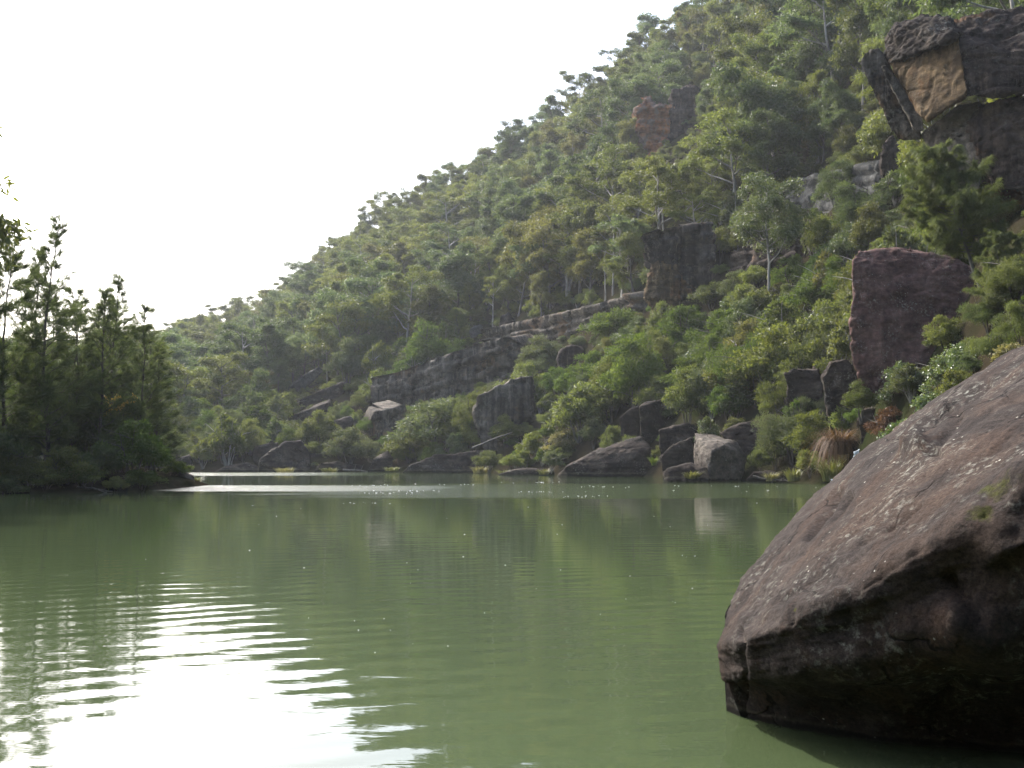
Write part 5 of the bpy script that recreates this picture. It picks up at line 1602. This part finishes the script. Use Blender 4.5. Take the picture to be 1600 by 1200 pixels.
def dead_trees():
    for k, (px, py, hp, var, lab) in enumerate([
        (622, 545, 70, 0, 'bare dead tree standing above the left part of the long grey ledge'),
        (735, 470, 85, 4, 'bare dead tree with twisted pale limbs above the bend of the ledges'),
        (842, 400, 80, 2, 'bare leaning dead tree halfway up the slope above the dark ledge'),
        (1008, 330, 75, 1, 'bare pale dead trunk left above the black cliff'),
        (1165, 250, 95, 4, 'bare grey dead tree above the round glossy tree'),
        (540, 560, 55, 1, 'thin bare dead tree above the pale tilted slab')]):
        loc, d = spot(px, py)
        src = EUC[var][0]
        o = bpy.data.objects.new('dead_tree', src.me[0])
        C.objects.link(o)
        o.material_slots[0].link = 'OBJECT'; o.material_slots[0].material = BARK_PALE
        s = hp * d / F / src.h
        o.location = loc; o.rotation_euler = (0.05 * (k % 3 - 1), 0.08, k * 1.3); o.scale = (s * 0.8, s * 0.8, s)
        tag(o, lab, 'dead tree', 'dead trees on the slope')
    for (a, b, rad, lab) in [
        ((738, 700, 143), (800, 676, 142), 0.16, 'bare fallen branch leaning at the foot of the tall brown rock face'),
        ((1176, 744, 83), (1232, 752, 82), 0.10, 'grey log lying at the waterline under the large feathery bush'),
        ((800, 741, 126), (862, 736, 125), 0.14, 'dark log lying along the flat brown stone at the waterline'),
        ((120, 762, 60.2), (176, 768, 59.4), 0.07, 'thin dark log slanting into the water from the left bank'),
        ((536, 734, 160), (580, 739, 158), 0.16, 'grey log at the waterline left of the small pointed rock')]:
        A_, B_ = np.array(at(*a)), np.array(at(*b))
        for P_ in (A_, B_): P_[2] = max(P_[2], hz(P_[0], P_[1]) + rad * 0.6, 0.02)
        r = np.random.default_rng(int(a[0]))
        g = Geo(); t = np.linspace(0, 1, 10)
        g.tube(curve([0, 0, 0], B_ - A_, r.normal(0, 0.25, 3), 10, r, 0.03), rad * (1 - 0.6 * t), 7)
        for q in (0.4, 0.6, 0.8):
            s0 = (B_ - A_) * q
            g.tube(curve(s0, s0 + r.normal(0, 0.5, 3) + np.array([0, 0, 0.5]), r.normal(0, .1, 3), 5, r, 0.02), np.linspace(rad * 0.35, 0.02, 5), 5)
        o = obj('fallen_log', g.mesh('fallen_log', True), BARK_GREY)
        o.location = A_
        tag(o, lab, 'log')
dead_trees()

def mass(name, label, groups):
    """the many plants beyond the counted ones, as one object. groups: list of (meshes+materials, points[x,y,z,rz,scale])"""
    ng = bpy.data.node_groups.new(name, 'GeometryNodeTree')
    ng.interface.new_socket('Geometry', in_out='INPUT', socket_type='NodeSocketGeometry')
    ng.interface.new_socket('Geometry', in_out='OUTPUT', socket_type='NodeSocketGeometry')
    gi = ng.nodes.new('NodeGroupInput'); go = ng.nodes.new('NodeGroupOutput')
    join = ng.nodes.new('GeometryNodeJoinGeometry')
    pts, idx, rot, scl = [], [], [], []
    for k, (objs, P) in enumerate(groups):
        for q in P:
            pts.append(q[:3]); idx.append(k); rot.append((0, 0, q[3])); scl.append(q[4])
        a = ng.nodes.new('GeometryNodeInputNamedAttribute'); a.data_type = 'INT'; a.inputs['Name'].default_value = 'kind_index'
        cmp_ = ng.nodes.new('FunctionNodeCompare'); cmp_.data_type = 'INT'; cmp_.operation = 'EQUAL'
        ng.links.new(a.outputs['Attribute'], cmp_.inputs[2]); cmp_.inputs[3].default_value = k
        ar = ng.nodes.new('GeometryNodeInputNamedAttribute'); ar.data_type = 'FLOAT_VECTOR'; ar.inputs['Name'].default_value = 'turn'
        asz = ng.nodes.new('GeometryNodeInputNamedAttribute'); asz.data_type = 'FLOAT'; asz.inputs['Name'].default_value = 'size'
        for o in objs:
            oi = ng.nodes.new('GeometryNodeObjectInfo'); oi.inputs['Object'].default_value = o; oi.inputs['As Instance'].default_value = True
            ip = ng.nodes.new('GeometryNodeInstanceOnPoints')
            ng.links.new(gi.outputs[0], ip.inputs['Points'])
            ng.links.new(cmp_.outputs['Result'], ip.inputs['Selection'])
            ng.links.new(oi.outputs['Geometry'], ip.inputs['Instance'])
            ng.links.new(ar.outputs['Attribute'], ip.inputs['Rotation'])
            ng.links.new(asz.outputs['Attribute'], ip.inputs['Scale'])
            ng.links.new(ip.outputs['Instances'], join.inputs[0])
    ng.links.new(join.outputs[0], go.inputs[0])
    me = bpy.data.meshes.new(name)
    me.vertices.add(len(pts)); me.vertices.foreach_set('co', np.array(pts, dtype=np.float32).ravel())
    for nm, typ, data, key in (('kind_index', 'INT', np.array(idx, dtype=np.int32), 'value'), ('turn', 'FLOAT_VECTOR', np.array(rot, dtype=np.float32).ravel(), 'vector'), ('size', 'FLOAT', np.array(scl, dtype=np.float32), 'value')):
        me.attributes.new(nm, typ, 'POINT').data.foreach_set(key, data)
    me.update()
    o = obj(name, me)
    md = o.modifiers.new('scatter', 'NODES'); md.node_group = ng
    tag(o, label, kind='stuff')
    return o

def find_source(pl, leaf):
    """the trunk and crown of one plant in the scene with this shape and leaf"""
    for o in C.objects:
        if o.type == 'MESH' and o.data == pl.me[1] and o.material_slots[0].material == LEAF[leaf]:
            sib = [c for c in o.parent.children if c.data == pl.me[0]]
            return sib + [o]
    return None

def masses():
    def collect(lst, table):
        by = {}
        for (i, lf, p, rz, sc) in lst:
            by.setdefault((i, lf), []).append((p[0], p[1], p[2], rz, sc))
        out, fallback = [], None
        for (i, lf), P in by.items():
            src = find_source(table[i][0], lf)
            if src is None:
                for alt in LEAF:
                    src = find_source(table[i][0], alt)
                    if src: break
            if src: out.append((src, P))
        return out
    far = [(t[3], t[5], t[2], t[8], t[4]) for t in FAR]
    # woods on the unseen sides of the gorge
    r = np.random.default_rng(77)
    for q in scatter(5000, 34, 100, 0.05, 0.9, 8.5, 41):
        far.append((int(r.integers(0, 7)), 'olive', q, r.uniform(0, 6.28), r.uniform(0.7, 1.1)))
    for q in list(scatter(4000, 100, 180, 0.08, 0.9, 8.0, 42)) + list(scatter(4000, -180, -95, 0.08, 0.9, 8.0, 43)):
        far.append((int(r.integers(0, 7)), 'olive', q, r.uniform(0, 6.28), r.uniform(0.7, 1.1)))
    mass('forest', 'distant eucalypt forest filling the gorge side between the nearer trees', collect(far, EUC))
    mass('undergrowth', 'dense scrub filling the gaps between the larger shrubs', collect([(t[2], t[4], t[1], t[8], t[3]) for t in REST], SHRUB))
masses()

# ------------------------------------------------------------------ floating flecks, and glints modelled as flecks
def flecks():
    g = Geo()
    r = np.random.default_rng(11)
    pts = [(640, 478 + 480), (978, 936), (838, 920), (1055, 942), (938, 960), (757, 958), (586, 1020), (645, 1006), (600, 967), (470, 795), (395, 790), (610, 985), (560, 985), (700, 1010), (1066, 868), (1086, 869), (1073, 870), (724, 870), (228, 874), (390, 860)]
    for _ in range(25):
        pts.append((r.uniform(380, 1120), 790 + 240 * r.random() ** 1.3))
    for _ in range(10):
        y0 = r.choice([757, 762, 768, 775, 786]) + r.normal(0, 1.5); x0 = r.uniform(560, 1020)  # rows of sky glints on ruffled water, modelled as flat white flecks
        for _ in range(int(r.integers(4, 14))):
            pts.append((x0 + r.normal(0, 26), y0 + r.normal(0, 0.7)))
    for _ in range(14):
        pts.append((r.uniform(1050, 1300), 757 + abs(r.normal(0, 8))))
    for (px, py) in pts:
        c = on_water(px, py)
        d = c.length
        rad = r.uniform(0.0003, 0.0008) * d * (0.33 if d > 35 else 0.65)
        k = 8
        a = np.linspace(0, 2 * math.pi, k, endpoint=False)
        rr = rad * r.uniform(0.6, 1.2, k)
        sx = r.uniform(2, 6.0) if d > 35 else r.uniform(1, 1.8)
        rim = np.stack([c[0] + np.cos(a) * rr * sx, c[1] + np.sin(a) * rr * 1.2, np.full(k, 0.003)], 1)
        top = np.stack([c[0] + np.cos(a) * rr * sx * 0.5, c[1] + np.sin(a) * rr * 0.6, np.full(k, 0.003 + rad * 0.5)], 1)
        v = np.concatenate([rim, top])
        f = [(i, (i + 1) % k, k + (i + 1) % k, k + i) for i in range(k)] + [(k, k + 1, k + 2, k + 3), (k, k + 3, k + 4, k + 7), (k + 4, k + 5, k + 6, k + 7)]
        g.add(v, f)
    m, nt, p = new_mat('foam_and_glints')
    p.inputs['Base Color'].default_value = (0.82, 0.82, 0.78, 1)
    p.inputs['Roughness'].default_value = 0.6
    o = obj('foam_and_glints', g.mesh('foam_and_glints'), m)
    tag(o, 'white foamy flecks and petals, with sky glints modelled as flecks, on the river', kind='stuff')
flecks()

# ------------------------------------------------------------------ haze
def haze():
    bm = bmesh.new()
    bmesh.ops.create_cube(bm, size=1)
    me = bpy.data.meshes.new('haze')
    bm.to_mesh(me); bm.free()
    m = bpy.data.materials.new('valley_air')
    m.use_nodes = True
    nt = m.node_tree
    nt.nodes.clear()
    out = nt.nodes.new('ShaderNodeOutputMaterial')
    v = nt.nodes.new('ShaderNodeVolumePrincipled')
    v.inputs['Color'].default_value = (0.93, 0.96, 1.0, 1)
    v.inputs['Density'].default_value = HAZE
    v.inputs['Anisotropy'].default_value = 0.1
    nt.links.new(v.outputs['Volume'], out.inputs['Volume'])
    o = obj('haze', me, m)
    o.location = (0, 0, (195 - 14) / 2)
    o.scale = (3400, 3400, 195 + 14)
    tag(o, 'thin pale haze in the gorge air', kind='stuff')
HAZE = 0.00016
if HAZE:
    haze()
